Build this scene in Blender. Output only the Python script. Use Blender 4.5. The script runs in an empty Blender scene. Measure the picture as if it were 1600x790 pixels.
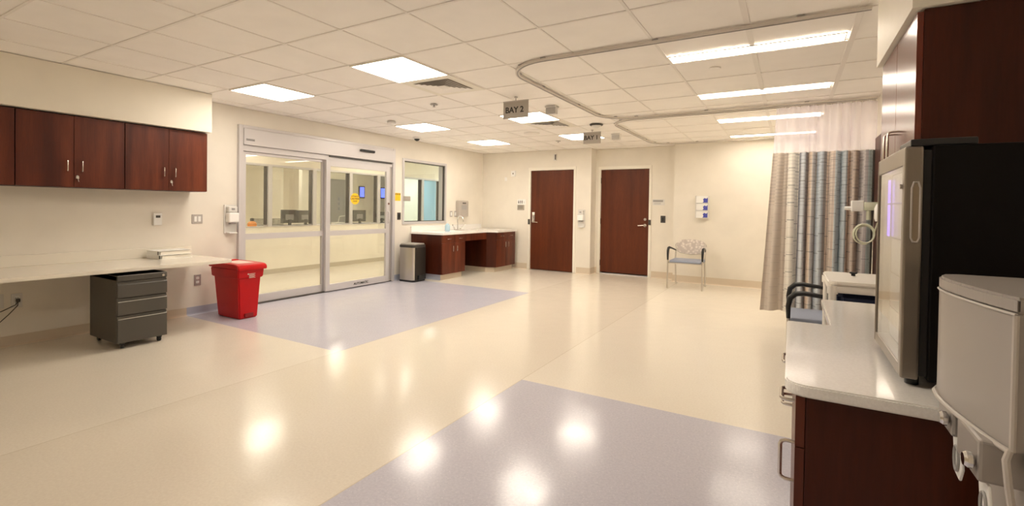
import bpy, bmesh, math, random
from mathutils import Vector, Matrix
random.seed(7)
S = bpy.context.scene
COL = S.collection
H = 2.49                     # ceiling height
G = 0.6096                   # ceiling grid module

# ---------------------------------------------------------------- camera, world, exposure
cam_d = bpy.data.cameras.new('camera'); cam = bpy.data.objects.new('camera', cam_d); COL.objects.link(cam)
yaw, pitch, roll = -0.52580562, -0.01431304, 0.01437360
fw = Vector((math.sin(yaw)*math.cos(pitch), math.cos(yaw)*math.cos(pitch), math.sin(pitch)))
rt = Vector((math.cos(yaw), -math.sin(yaw), 0)); up = rt.cross(fw)
r2 = rt*math.cos(roll)+up*math.sin(roll); u2 = -rt*math.sin(roll)+up*math.cos(roll)
M = Matrix((r2, u2, -fw)).transposed().to_4x4(); M.translation = Vector((2.0935, -2.2687, 1.2824))
cam.matrix_world = M
cam_d.sensor_width = 36.0; cam_d.lens = 749.35/1600*36.0
cam_d.shift_y = (335.9-395.0)/1600.0; cam_d.clip_start = 0.02
S.camera = cam
S.view_settings.view_transform = 'Standard'; S.view_settings.look = 'None'
S.view_settings.gamma = 1.0; S.view_settings.use_curve_mapping = False
S.view_settings.exposure = 1.12
S.cycles.max_bounces = 14; S.cycles.diffuse_bounces = 9; S.cycles.transparent_max_bounces = 16
w = bpy.data.worlds.new('world'); S.world = w; w.use_nodes = True
w.node_tree.nodes['Background'].inputs[0].default_value = (0.9, 0.8, 0.65, 1)
w.node_tree.nodes['Background'].inputs[1].default_value = 0.05
LAMP = (1.0, 0.893, 0.755); TROFFER = 9.0; STRIP = 10.0; CORR = 11.0; COOL = (0.95, 1.0, 0.93)

# ---------------------------------------------------------------- materials
def lin(c):
    if isinstance(c, str): c = [int(c[i:i+2], 16)/255 for i in (0, 2, 4)]
    return tuple(x/12.92 if x <= .04045 else ((x+.055)/1.055)**2.4 for x in c)
def mat(name, col, rough=.5, metal=0.0, spec=.5, coat=0.0, **k):
    m = bpy.data.materials.new(name); m.use_nodes = True
    b = m.node_tree.nodes['Principled BSDF']
    b.inputs['Base Color'].default_value = (*col, 1); b.inputs['Roughness'].default_value = rough
    b.inputs['Metallic'].default_value = metal; b.inputs['Specular IOR Level'].default_value = spec
    b.inputs['Coat Weight'].default_value = coat; b.inputs['Coat Roughness'].default_value = .1
    return m
def N(m, t, **props):
    n = m.node_tree.nodes.new(t)
    for k, v in props.items(): setattr(n, k, v)
    return n
def L(m, a, b): m.node_tree.links.new(a, b)
def bsdf(m): return m.node_tree.nodes['Principled BSDF']
def coords(m, scale=(1, 1, 1)):
    g = N(m, 'ShaderNodeNewGeometry'); mp = N(m, 'ShaderNodeMapping'); mp.inputs['Scale'].default_value = scale
    L(m, g.outputs['Position'], mp.inputs['Vector']); return mp.outputs['Vector']
def noise_col(m, c1, c2, scale, detail=3, stretch=(1, 1, 1), lo=.35, hi=.65):
    v = coords(m, stretch); n = N(m, 'ShaderNodeTexNoise'); n.inputs['Scale'].default_value = scale
    n.inputs['Detail'].default_value = detail; L(m, v, n.inputs['Vector'])
    r = N(m, 'ShaderNodeValToRGB'); e = r.color_ramp.elements
    e[0].position, e[1].position = lo, hi; e[0].color = (*c1, 1); e[1].color = (*c2, 1)
    L(m, n.outputs['Fac'], r.inputs['Fac']); return r.outputs['Color'], n
def bump(m, src, strength, dist):
    b = N(m, 'ShaderNodeBump'); b.inputs['Strength'].default_value = strength; b.inputs['Distance'].default_value = dist
    L(m, src, b.inputs['Height']); L(m, b.outputs['Normal'], bsdf(m).inputs['Normal'])
def emis(name, col, s, base=(.8, .8, .8)):
    m = mat(name, base, .6); b = bsdf(m)
    b.inputs['Emission Color'].default_value = (*col, 1); b.inputs['Emission Strength'].default_value = s; return m
def wallpaint(name, c):
    m = mat(name, c, .55, spec=.3)
    o, n = noise_col(m, tuple(x*.975 for x in c), tuple(min(1, x*1.02) for x in c), 3)
    L(m, o, bsdf(m).inputs['Base Color'])
    v = coords(m); t = N(m, 'ShaderNodeTexNoise'); t.inputs['Scale'].default_value = 220; L(m, v, t.inputs['Vector'])
    bump(m, t.outputs['Fac'], .08, .002); return m
def wood(name, c1, c2, rough=.33, axis='z', spec=.5):
    st = {'z': (6, 6, .5), 'x': (.5, 6, 6), 'y': (6, .5, 6)}[axis]
    m = mat(name, c1, rough, spec=spec)
    o, n = noise_col(m, c1, c2, 1.6, 5, st, .3, .7); 
    v = coords(m, tuple(s*7 for s in st)); g = N(m, 'ShaderNodeTexNoise'); g.inputs['Scale'].default_value = 3; g.inputs['Detail'].default_value = 4
    L(m, v, g.inputs['Vector']); mx = N(m, 'ShaderNodeMix', data_type='RGBA', blend_type='MULTIPLY')
    r = N(m, 'ShaderNodeMapRange'); r.inputs['From Min'].default_value = .35; r.inputs['From Max'].default_value = .6; r.inputs['To Min'].default_value = .86
    L(m, g.outputs['Fac'], r.inputs['Value']); cb = N(m, 'ShaderNodeCombineColor')
    for k in ('Red', 'Green', 'Blue'): L(m, r.outputs['Result'], cb.inputs[k])
    mx.inputs['Factor'].default_value = 1; L(m, o, mx.inputs['A']); L(m, cb.outputs['Color'], mx.inputs['B'])
    L(m, mx.outputs['Result'], bsdf(m).inputs['Base Color']); return m
def glass(name, tint, refl=1.0):
    m = bpy.data.materials.new(name); m.use_nodes = True; t = m.node_tree; t.nodes.clear()
    o = N(m, 'ShaderNodeOutputMaterial'); mx = N(m, 'ShaderNodeMixShader'); tr = N(m, 'ShaderNodeBsdfTransparent'); gl = N(m, 'ShaderNodeBsdfGlossy')
    tr.inputs[0].default_value = (*tint, 1); gl.inputs['Roughness'].default_value = .01; gl.inputs[0].default_value = (refl, refl, refl, 1)
    g = N(m, 'ShaderNodeNewGeometry'); d = N(m, 'ShaderNodeVectorMath', operation='DOT_PRODUCT'); L(m, g.outputs['Incoming'], d.inputs[0]); L(m, g.outputs['Normal'], d.inputs[1])
    def op(o, a, b=None):
        n = N(m, 'ShaderNodeMath', operation=o); L(m, a, n.inputs[0])
        if b is not None: n.inputs[1].default_value = b
        return n.outputs[0]
    ab = op('ABSOLUTE', d.outputs['Value']); q = op('MULTIPLY', ab, -1.0); q = op('ADD', q, 1.0); q = op('POWER', q, 5.0); q = op('MULTIPLY', q, .955); q = op('ADD', q, .045)
    L(m, q, mx.inputs[0]); L(m, tr.outputs[0], mx.inputs[1]); L(m, gl.outputs[0], mx.inputs[2]); L(m, mx.outputs[0], o.inputs[0]); return m

M_wall = wallpaint('wall_paint', (.80, .76, .68))
M_soffit = wallpaint('soffit_paint', (.84, .80, .70))
M_ceil = wallpaint('ceiling_tile', (.97, .945, .91))
M_grid = mat('ceiling_grid_metal', (.88, .85, .81), .5)
M_wood = wood('cherry_laminate', (.062, .010, .004), (.165, .036, .013), .36, spec=.35)
M_woodd = wood('cherry_laminate_dark_shaded', (.036, .0075, .0032), (.080, .016, .0055), .40, spec=.25)  # darker cherry; shade on the unlit cabinet sides is put into the colour
M_doorw = wood('door_veneer', (.088, .020, .0065), (.135, .031, .009), .45, spec=.3)
M_black = mat('black_shadow_gap', (.008, .006, .005), .6)
M_frame = mat('cream_painted_frame', (.86, .83, .74), .4)
M_alu = mat('satin_aluminium', (.60, .58, .585), .42, .25)
M_alud = mat('satin_aluminium_dark', (.50, .47, .45), .4, .5)
M_chrome = mat('brushed_nickel', (.72, .68, .62), .25, 1.0)
M_steel = mat('chrome', (.85, .85, .85), .12, 1.0)
M_quartz = mat('white_solid_surface', (.86, .85, .83), .10, spec=.5)
o, _ = noise_col(M_quartz, (.84, .825, .80), (.90, .885, .86), 160, 2); L(M_quartz, o, bsdf(M_quartz).inputs['Base Color'])
M_wallq = mat('cream_solid_surface', (.82, .78, .69), .13)
M_white = mat('white_plastic', (.86, .86, .84), .35)
M_whited = mat('off_white_plastic', (.70, .69, .66), .4)
M_grey = mat('grey_plastic', (.33, .32, .31), .4)
M_dgrey = mat('dark_grey_plastic', (.06, .055, .05), .4)
M_black2 = mat('black_plastic', (.012, .012, .013), .35)
M_fridgeblack = mat('black_enamel', (.006, .0045, .004), .5, spec=.12)
M_file = mat('charcoal_powder_coat', (.095, .088, .078), .38, .25)
M_filel = mat('charcoal_bright_edge', (.75, .73, .7), .3, .5)
M_red = mat('red_plastic', (.52, .004, .007), .34, spec=.3)
M_redd = mat('dark_red_plastic', (.25, .006, .008), .4)
M_yellow = mat('yellow_sign', (1.0, .62, .02), .5)
M_orange = mat('orange_plastic', (.95, .33, .03), .35)
M_sign = mat('taupe_sign', (.40, .36, .31), .45)
M_ink = mat('black_ink', (.03, .025, .02), .6)
M_seat = mat('slate_blue_vinyl', (.28, .32, .42), .5)
M_navy = mat('navy_fabric', (.012, .018, .05), .9)
M_blue = mat('glove_box_blue', (.07, .08, .42), .5)
M_tube = mat('clear_tubing', (.62, .64, .50), .25)
M_disp = mat('warm_grey_dispenser', (.345, .318, .295), .34)
M_displ = mat('light_dispenser_trim', (.50, .465, .43), .35)
M_glass = glass('clear_glass', (.95, .955, .935))
M_gglass = glass('green_tinted_glass', (.955, .985, .985))
M_fglass = glass('fridge_glass', (.80, .82, .84))
M_corr = wallpaint('corridor_paint', (.84, .79, .69))
M_teal = wallpaint('pale_blue_paint', (.36, .56, .72))
M_tgrey = mat('grey_door_paint', (.26, .25, .25), .5)
M_lamp = emis('troffer_diffuser', LAMP, TROFFER); M_strip = emis('strip_diffuser', LAMP, STRIP); M_clamp = emis('corridor_diffuser', (1, .90, .75), CORR)
M_cool = emis('cool_diffuser', COOL, 18.0)
M_scr = emis('blue_screen', (.08, .12, .9), 1.6, (.02, .02, .02))
M_violet = emis('violet_led', (.22, .08, 1.0), 2.2)

# floor: beige and blue vinyl sheets, coordinates in metres
M_floor = mat('sheet_vinyl', (.8, .7, .6), .20, spec=.5)
def build_floor_material():
    m = M_floor; g = N(m, 'ShaderNodeNewGeometry'); sp = N(m, 'ShaderNodeSeparateXYZ'); L(m, g.outputs['Position'], sp.inputs[0])
    def cmp(sock, op, v):
        n = N(m, 'ShaderNodeMath', operation=op); L(m, sock, n.inputs[0]); n.inputs[1].default_value = v; return n.outputs[0]
    def mul(a, b):
        n = N(m, 'ShaderNodeMath', operation='MULTIPLY'); L(m, a, n.inputs[0]); L(m, b, n.inputs[1]); return n.outputs[0]
    def mx(f, a, b):
        n = N(m, 'ShaderNodeMix', data_type='RGBA'); L(m, f, n.inputs['Factor'])
        for s, k in ((a, 'A'), (b, 'B')):
            if isinstance(s, tuple): n.inputs[k].default_value = (*s, 1)
            else: L(m, s, n.inputs[k])
        return n.outputs['Result']
    X, Y = sp.outputs[0], sp.outputs[1]
    z1 = mul(mul(cmp(X, 'LESS_THAN', -1.32), cmp(X, 'GREATER_THAN', -3.93)), mul(cmp(Y, 'GREATER_THAN', .60), cmp(Y, 'LESS_THAN', 4.18)))
    z2 = mul(cmp(X, 'GREATER_THAN', .375), mul(cmp(Y, 'LESS_THAN', .873), cmp(Y, 'GREATER_THAN', -2.9)))
    # fine chip pattern of the vinyl
    v = coords(m); t = N(m, 'ShaderNodeTexNoise'); t.inputs['Scale'].default_value = 75; t.inputs['Detail'].default_value = 5; L(m, v, t.inputs['Vector'])
    vo = N(m, 'ShaderNodeTexVoronoi'); vo.inputs['Scale'].default_value = 70; L(m, v, vo.inputs['Vector'])
    def chips(a, b, c):
        r = N(m, 'ShaderNodeValToRGB'); e = r.color_ramp.elements; e[0].position = .3; e[1].position = .7
        e[0].color = (*a, 1); e[1].color = (*b, 1); L(m, t.outputs['Fac'], r.inputs['Fac'])
        return mx(cmp(vo.outputs['Distance'], 'LESS_THAN', .12), r.outputs['Color'], c)
    beige = chips((.735, .68, .585), (.79, .74, .645), (.83, .79, .71))
    beige2 = chips((.705, .645, .55), (.76, .705, .605), (.80, .75, .665))
    blue = chips((.49, .485, .575), (.57, .565, .645), (.76, .74, .77))
    mid = mul(cmp(X, 'GREATER_THAN', -1.32), cmp(X, 'LESS_THAN', .375))
    c = mx(mid, beige, beige2); c = mx(z1, c, blue); c = mx(z2, c, blue)
    # weld lines between sheets
    def line(sock, v0, wd=.003):
        a = N(m, 'ShaderNodeMath', operation='SUBTRACT'); L(m, sock, a.inputs[0]); a.inputs[1].default_value = v0
        b = N(m, 'ShaderNodeMath', operation='ABSOLUTE'); L(m, a.outputs[0], b.inputs[0]); return cmp(b.outputs[0], 'LESS_THAN', wd)
    for s, v0 in ((X, -1.32), (X, .375)): c = mx(mul(line(s, v0), cmp(X, 'LESS_THAN', 5)), c, (.60, .53, .42))
    L(m, c, bsdf(m).inputs['Base Color'])
    n2 = N(m, 'ShaderNodeTexNoise'); n2.inputs['Scale'].default_value = 2.2; n2.inputs['Detail'].default_value = 3; L(m, v, n2.inputs['Vector'])
    bump(m, n2.outputs['Fac'], .25, .01)
    n3 = N(m, 'ShaderNodeTexNoise'); n3.inputs['Scale'].default_value = 9; L(m, v, n3.inputs['Vector'])
    rr = N(m, 'ShaderNodeMapRange'); rr.inputs['To Min'].default_value = .12; rr.inputs['To Max'].default_value = .21; L(m, n3.outputs['Fac'], rr.inputs['Value'])
    L(m, rr.outputs['Result'], bsdf(m).inputs['Roughness'])
build_floor_material()
M_covb = mat('beige_cove_vinyl', (.66, .57, .45), .35); M_covu = mat('blue_cove_vinyl', (.42, .45, .55), .35)

# ---------------------------------------------------------------- mesh helpers
class MB:
    """collects shapes (world coordinates) into one mesh"""
    def __init__(s): s.bm = bmesh.new(); s.sm = False
    def box(s, x0, x1, y0, y1, z0, z1, bev=0.0, seg=2):
        b = bmesh.new(); bmesh.ops.create_cube(b, size=1)
        for v in b.verts: v.co = Vector(((x0+x1)/2+v.co.x*(x1-x0), (y0+y1)/2+v.co.y*(y1-y0), (z0+z1)/2+v.co.z*(z1-z0)))
        if bev: bmesh.ops.bevel(b, geom=b.edges[:], offset=bev, segments=seg, affect='EDGES', profile=.5)
        return s.add(b)
    def add(s, b, mtx=None):
        if mtx is not None: bmesh.ops.transform(b, matrix=mtx, verts=b.verts)
        me = bpy.data.meshes.new('t'); b.to_mesh(me); b.free(); s.bm.from_mesh(me); bpy.data.meshes.remove(me); return s
    def prism(s, pts, z0, z1, axis='z', bev=0.0, seg=2):
        """extrude a 2D outline; axis z: (x,y), axis x: (y,z) from x=z0..z1, axis y: (x,z)"""
        b = bmesh.new(); f = {'z': lambda p, h: (p[0], p[1], h), 'x': lambda p, h: (h, p[0], p[1]), 'y': lambda p, h: (p[0], h, p[1])}[axis]
        lo = [b.verts.new(f(p, z0)) for p in pts]; hi = [b.verts.new(f(p, z1)) for p in pts]; n = len(pts)
        b.faces.new(lo); b.faces.new(hi[::-1])
        for i in range(n): b.faces.new((lo[i], hi[i], hi[(i+1) % n], lo[(i+1) % n]))
        bmesh.ops.recalc_face_normals(b, faces=b.faces)
        if bev: bmesh.ops.bevel(b, geom=b.edges[:], offset=bev, segments=seg, affect='EDGES')
        return s.add(b)
    def tube(s, pts, r, n=10, closed=False, flat=None):
        """sweep a circle (or a flat=(w,h) rectangle) along points"""
        b = bmesh.new(); P = [Vector(p) for p in pts]; rings = []; m = len(P); up0 = Vector((0, 0, 1)); last = None
        for i, p in enumerate(P):
            a = P[(i-1) % m] if (closed or i > 0) else P[i]; c = P[(i+1) % m] if (closed or i < m-1) else P[i]
            t = (c-a).normalized()
            if last is None:
                u = up0 if abs(t.dot(up0)) < .95 else Vector((1, 0, 0))
                sd = t.cross(u).normalized()
            else: sd = (last - t*last.dot(t)).normalized()
            last = sd; upv = sd.cross(t).normalized()
            rr = r[i] if isinstance(r, (list, tuple)) else r
            if flat: ring = [p+sd*x*flat[0]/2+upv*y*flat[1]/2 for x, y in ((-1, -1), (1, -1), (1, 1), (-1, 1))]
            else: ring = [p+sd*math.cos(2*math.pi*k/n)*rr+upv*math.sin(2*math.pi*k/n)*rr for k in range(n)]
            rings.append([b.verts.new(q) for q in ring])
        k = len(rings[0])
        for i in range(m if closed else m-1):
            A, B = rings[i], rings[(i+1) % m]
            for j in range(k): b.faces.new((A[j], A[(j+1) % k], B[(j+1) % k], B[j]))
        if not closed: b.faces.new(rings[0][::-1]); b.faces.new(rings[-1])
        bmesh.ops.recalc_face_normals(b, faces=b.faces)
        if not flat: s.sm = True
        return s.add(b)
    def lathe(s, prof, c, axis='z', n=28):
        """revolve (r,h) profile about an axis through c"""
        b = bmesh.new(); rings = []
        for r, h in prof: rings.append([b.verts.new((r*math.cos(2*math.pi*k/n), r*math.sin(2*math.pi*k/n), h)) for k in range(n)])
        for A, B in zip(rings, rings[1:]):
            for j in range(n): b.faces.new((A[j], A[(j+1) % n], B[(j+1) % n], B[j]))
        b.faces.new(rings[0][::-1]); b.faces.new(rings[-1])
        bmesh.ops.remove_doubles(b, verts=b.verts, dist=1e-6); bmesh.ops.recalc_face_normals(b, faces=b.faces)
        R = {'z': Matrix.Identity(4), 'x': Matrix.Rotation(math.pi/2, 4, 'Y'), 'y': Matrix.Rotation(-math.pi/2, 4, 'X')}[axis]
        s.sm = True
        return s.add(b, Matrix.Translation(c) @ R)
    def build(s, name, m, parent=None, origin=None, smooth=None):
        pw = wloc(parent) if parent else Vector((0, 0, 0))
        if parent is None:
            if origin is None:
                xs = [v.co for v in s.bm.verts]
                origin = Vector(((min(v.x for v in xs)+max(v.x for v in xs))/2, (min(v.y for v in xs)+max(v.y for v in xs))/2, min(v.z for v in xs)))
            pw = Vector(origin)
        bmesh.ops.translate(s.bm, vec=-pw, verts=s.bm.verts)
        me = bpy.data.meshes.new(name); s.bm.to_mesh(me); s.bm.free()
        if s.sm if smooth is None else smooth:
            for p in me.polygons: p.use_smooth = True
            try: me.set_sharp_from_angle(angle=math.radians(35))
            except Exception: pass
        me.materials.append(m)
        o = bpy.data.objects.new(name, me); COL.objects.link(o)
        if parent: o.parent = parent
        else: o.location = pw
        return o
def wloc(o):
    v = Vector((0, 0, 0))
    while o is not None: v += o.location; o = o.parent
    return v
def tag(o, label, cat, group=None):
    o['label'] = label; o['category'] = cat
    if group: o['group'] = group
    return o
def thing(name, label, cat, loc, group=None):
    o = bpy.data.objects.new(name, None); o.empty_display_size = .1; COL.objects.link(o); o.location = loc
    return tag(o, label, cat, group)
def struct(o): o['kind'] = 'structure'; return o
def sempty(name, loc): o = bpy.data.objects.new(name, None); COL.objects.link(o); o.location = loc; return struct(o)
def box(*a, **k): return MB().box(*a, **k)
def dup(root, loc, label=None, group=None, rotz=None):
    def rec(o, p):
        c = o.copy(); COL.objects.link(c); c.parent = p
        for ch in o.children: rec(ch, c)
        return c
    r = rec(root, None); r.location = loc
    if rotz is not None: r.rotation_euler = (0, 0, rotz)
    if label: r['label'] = label
    if group: r['group'] = group
    return r
def text(body, size, mtx, parent, name='lettering', m=None, depth=.0008, align='CENTER'):
    """lettering as a thin solid mesh; mtx places its plane in the world"""
    cu = bpy.data.curves.new('txt', 'FONT'); cu.body = body; cu.size = size; cu.align_x = align; cu.align_y = 'CENTER'; cu.extrude = depth; cu.offset = size*.028
    t = bpy.data.objects.new('txt', cu); COL.objects.link(t)
    dg = bpy.context.evaluated_depsgraph_get(); me = bpy.data.meshes.new_from_object(t.evaluated_get(dg))
    bpy.data.objects.remove(t); bpy.data.curves.remove(cu)
    me.transform(Matrix.Translation(-wloc(parent)) @ mtx); me.materials.clear(); me.materials.append(m or M_ink)
    o = bpy.data.objects.new(name, me); COL.objects.link(o); o.parent = parent; return o
FACE_NY = Matrix.Rotation(math.pi/2, 4, 'X')                       # reads from -Y
FACE_PX = Matrix(((0, 0, 1, 0), (1, 0, 0, 0), (0, 1, 0, 0), (0, 0, 0, 1)))   # reads from +X, text runs to +Y
def T(x, y, z): return Matrix.Translation((x, y, z))
def arc(cx, cy, r, a0, a1, n=8): return [(cx+r*math.cos(math.radians(a0+(a1-a0)*i/n)), cy+r*math.sin(math.radians(a0+(a1-a0)*i/n))) for i in range(n+1)]

# ---------------------------------------------------------------- room shell
XL, XR = -3.86, 2.86
struct(box(-10.2, 3.1, -5.0, 12.2, -.1, 0).build('floor', M_floor))
c = MB(); c.box(-10.2, 3.1, -5.0, 12.2, H+.004, H+.12); struct(c.build('ceiling', M_ceil))
g = MB()
for i in range(-6, 5):
    x = i*G; wd = .036 if i in (3, 4) else (.020 if i == 2 else .013)
    g.box(x-wd/2, x+wd/2, -4.2, 6.69, H-.001, H+.006)
for j in range(-6, 12):
    y = j*G; wd = .018 if j < 2 else .013
    g.box(XL, XR, y-wd/2, y+wd/2, H-.0012, H+.006)
struct(g.build('trim_1', M_grid))

wl = MB(); T0, T1 = XL-.14, XL
for y0, y1, z0, z1 in ((-4.3, 1.19, 0, H), (1.19, 3.87, 2.27, H), (3.87, 4.13, 0, H), (4.13, 5.32, 0, 1.0), (4.13, 5.32, 2.115, H), (5.32, 6.8, 0, H)):
    wl.box(T0, T1, y0, y1, z0, z1)
struct(wl.build('wall_left', M_wall))
wb = MB()
YB, YN, YR = 6.68, 6.96, 6.70
wb.box(XL, -2.66, YB, YB+.12, 0, H); wb.box(-1.67, -1.31, YB, YB+.12, 0, H); wb.box(-2.66, -1.67, YB, YB+.12, 2.085, H)
wb.box(-1.43, -1.31, YB+.12, YN+.12, 0, H); wb.box(-1.31, -1.215, YN, YN+.12, 0, H); wb.box(-.24, .27, YN, YN+.12, 0, H); wb.box(-1.215, -.24, YN, YN+.12, 2.085, H)
wb.box(.27, XR, YR, YR+.12, 0, H); wb.box(.27, .40, YR+.12, YN+.12, 0, H)
wb.box(-3.0, .2, YN+.4, YN+.5, 0, H)
struct(wb.build('wall_back', M_wall))
struct(box(XR, XR+.12, -4.3, 6.82, 0, H).build('wall_right', M_wall))
struct(box(XL-.14, XR+.12, -4.42, -4.3, 0, H).build('wall_front', M_wall))
struct(box(XL+.001, -3.44, -4.29, .648, 2.068, H-.002).build('trim_2', M_soffit))
struct(box(2.48, XR-.001, .08, .95, 2.065, H-.002).build('trim_3', M_soffit))

# cove bases
def cove(name, segs, m, h=.092):
    """segs: (x0,y0,x1,y1,nx,ny) runs with the room side along n"""
    b = MB(); t = .006; r = .022
    for x0, y0, x1, y1, nx, ny in segs:
        prof = [(0, 0), (0, h), (t, h), (t, r)] + [(t+r-r*math.cos(math.radians(a)), r-r*math.sin(math.radians(a))) for a in (30, 60, 90)]
        bb = bmesh.new(); A = [bb.verts.new((x0+nx*d, y0+ny*d, z)) for d, z in prof]; B = [bb.verts.new((x1+nx*d, y1+ny*d, z)) for d, z in prof]
        n = len(prof); bb.faces.new(A); bb.faces.new(B[::-1])
        for i in range(n): bb.faces.new((A[i], B[i], B[(i+1) % n], A[(i+1) % n]))
        bmesh.ops.recalc_face_normals(bb, faces=bb.faces); b.add(bb)
    return struct(b.build(name, m))
cove('baseboard_left', [(XL, -4.3, XL, .60, 1, 0), (XL, 4.36, XL, 6.68, 1, 0)], M_covb)
cove('baseboard_left', [(XL, .60, XL, 1.17, 1, 0), (XL, 3.89, XL, 4.36, 1, 0)], M_covu)
cove('baseboard_back', [(XL, YB, -2.72, YB, 0, -1), (-1.60, YB, -1.31, YB, 0, -1), (-1.31, YB, -1.31, YN, 1, 0), (-1.31, YN, -1.275, YN, 0, -1), (-.18, YN, .27, YN, 0, -1), (.27, YN, .27, YR, -1, 0), (.27, YR, XR, YR, 0, -1)], M_covb, .125)
cove('baseboard_right', [(XR, -4.3, XR, 6.70, -1, 0)], M_covb, .11)

# ---------------------------------------------------------------- hinged wooden doors
def wood_door(name, x0, x1, y, flip):
    d = sempty(name, ((x0+x1)/2, y, 0))
    f = MB(); fw_ = .055
    f.box(x0-fw_+.01, x0+.004, y-.014, y+.118, 0, 2.085+fw_, .004); f.box(x1-.004, x1+fw_-.01, y-.014, y+.118, 0, 2.085+fw_, .004)
    f.box(x0-fw_+.01, x1+fw_-.01, y-.015, y+.118, 2.078, 2.085+fw_, .004); f.build('door_frame', M_frame, d)
    z0 = .012 if not flip else .035
    leaf = box(x0+.007, x1-.007, y+.02, y+.064, z0, 2.076, .002).build('door_leaf', M_doorw, d)
    hx = x1-.075 if flip else x0+.075; s = -1 if flip else 1
    h = MB()
    if not flip: h.box(hx-.032, hx+.032, y-.004, y+.021, 1.0, 1.21, .004); h.box(hx-.024, hx+.024, y-.010, y+.0, 1.08, 1.17, .003)
    else:
        h.lathe([(.026, 0), (.026, .012), (.018, .018)], (hx, y+.005, 1.105), 'y'); h.lathe([(.030, 0), (.030, .012), (.02, .016)], (hx, y+.004, .99), 'y')
    zc = 1.0 if not flip else .99
    h.tube([(hx, y+.02, zc), (hx, y-.035, zc)], .012); h.tube([(hx, y-.035, zc), (hx+s*.03, y-.042, zc), (hx+s*.125, y-.040, zc-.006)], [.012, .011, .009])
    h.build('door_handle', M_chrome, d)
    sx = x1+.018 if flip else x0-.018
    box(sx-.022, sx+.022, y-.03, y-.013, .95 if not flip else 1.0, 1.06 if not flip else 1.10, .003).build('strike_plate', M_dgrey, d)
    for z in (.22, 1.05, 1.86):
        hxx = x0+.002 if flip else x1-.002
        MB().tube([(hxx, y+.012, z-.055), (hxx, y+.012, z+.055)], .009, 8).build('hinge', M_dgrey, d)
    if flip: box(x0+.005, x1-.005, y-.02, y+.07, 0, .016, .003).build('threshold', M_alu, d)
    return d
wood_door('door_1', -2.655, -1.672, YB, False)
wood_door('door_2', -1.212, -.240, YN, True)

# ---------------------------------------------------------------- automatic sliding door
d3 = sempty('door_3', (XL, 2.53, 0))
f = MB()
f.box(-3.99, -3.815, 1.17, 1.225, 0, 2.275, .004); f.box(-3.99, -3.815, 3.83, 3.885, 0, 2.275, .004)
f.box(-3.99, -3.815, 1.2255, 3.8295, 2.235, 2.275, .004); f.build('door_frame', M_alu, d3)
box(-3.97, -3.80, 1.226, 3.829, 2.03, 2.234, .004).build('header_cover', M_alu, d3)
box(-3.96, -3.835, 1.226, 3.829, 1.955, 2.029, .003).build('header_rail', M_alu, d3)
box(-3.834, -3.815, 2.52, 3.80, 2.005, 2.022).build('track_slot', M_dgrey, d3)
sn = box(-3.80, -3.765, 3.075, 3.37, 2.145, 2.183, .008).build('motion_sensor', M_black2, d3)
mk = MB(); mk.box(-3.80, -3.797, 1.25, 1.36, 2.085, 2.093); mk.box(-3.80, -3.797, 1.25, 1.36, 2.10, 2.106); mk.build('maker_plate', M_dgrey, d3)
def slide_panel(x0, x1, y0, y1, ls, rs, zt, nm, tr=.085):
    p = MB()
    zb, m0, m1 = .015, .835, .91
    p.box(x0, x1, y0, y0+ls, zb, zt, .003); p.box(x0, x1, y1-rs, y1, zb, zt, .003)
    p.box(x0+.001, x1-.001, y0+ls, y1-rs, zb, .115); p.box(x0+.001, x1-.001, y0+ls, y1-rs, m0, m1); p.box(x0+.001, x1-.001, y0+ls, y1-rs, zt-tr, zt)
    pn = p.build(nm, M_alu, d3)
    xm = (x0+x1)/2
    MB().box(xm-.003, xm+.003, y0+ls, y1-rs, m1, zt-tr).build('upper_pane', M_glass, pn)
    MB().box(xm-.003, xm+.003, y0+ls, y1-rs, .115, m0).build('lower_pane', M_glass, pn)
    return pn
pA = slide_panel(-3.905, -3.862, 1.227, 2.50, .06, .07, 1.953, 'fixed_panel', .035)
pB = slide_panel(-3.845, -3.802, 2.45, 3.74, .075, .075, 1.953, 'sliding_panel')
box(-3.90, -3.845, 3.742, 3.829, 0, 1.953, .003).build('jamb_post', M_alud, d3)
box(-3.93, -3.83, 1.2, 3.86, 0, .012).build('floor_guide', M_dgrey, d3)
hd = MB(); hd.tube([(-3.80, 3.70, 1.00), (-3.77, 3.70, 1.015), (-3.762, 3.70, 1.06), (-3.762, 3.70, 1.14), (-3.77, 3.70, 1.185), (-3.80, 3.70, 1.20)], .010); hd.build('pull_handle', M_alu, d3)
lk = MB(); lk.lathe([(.018, 0), (.018, .02)], (-3.802, 3.70, 1.33), 'x'); lk.build('lock_cylinder', M_steel, d3)
st = MB(); st.lathe([(.088, 0), (.088, .0012)], (-3.8195, 3.005, 1.395), 'x', 40); so = st.build('caution_sticker', M_yellow, pB)
text('AUTOMATIC', .027, T(-3.8176, 3.005, 1.434) @ FACE_PX, so, depth=.0003); text('CAUTION', .040, T(-3.8176, 3.005, 1.395) @ FACE_PX, so, depth=.0003)
text('DOOR', .027, T(-3.8176, 3.005, 1.356) @ FACE_PX, so, depth=.0003)
text('AUTOMATIC', .052, T(-3.8010, 3.13, .062) @ FACE_PX, pB, 'rail_lettering', depth=.0004)

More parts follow.
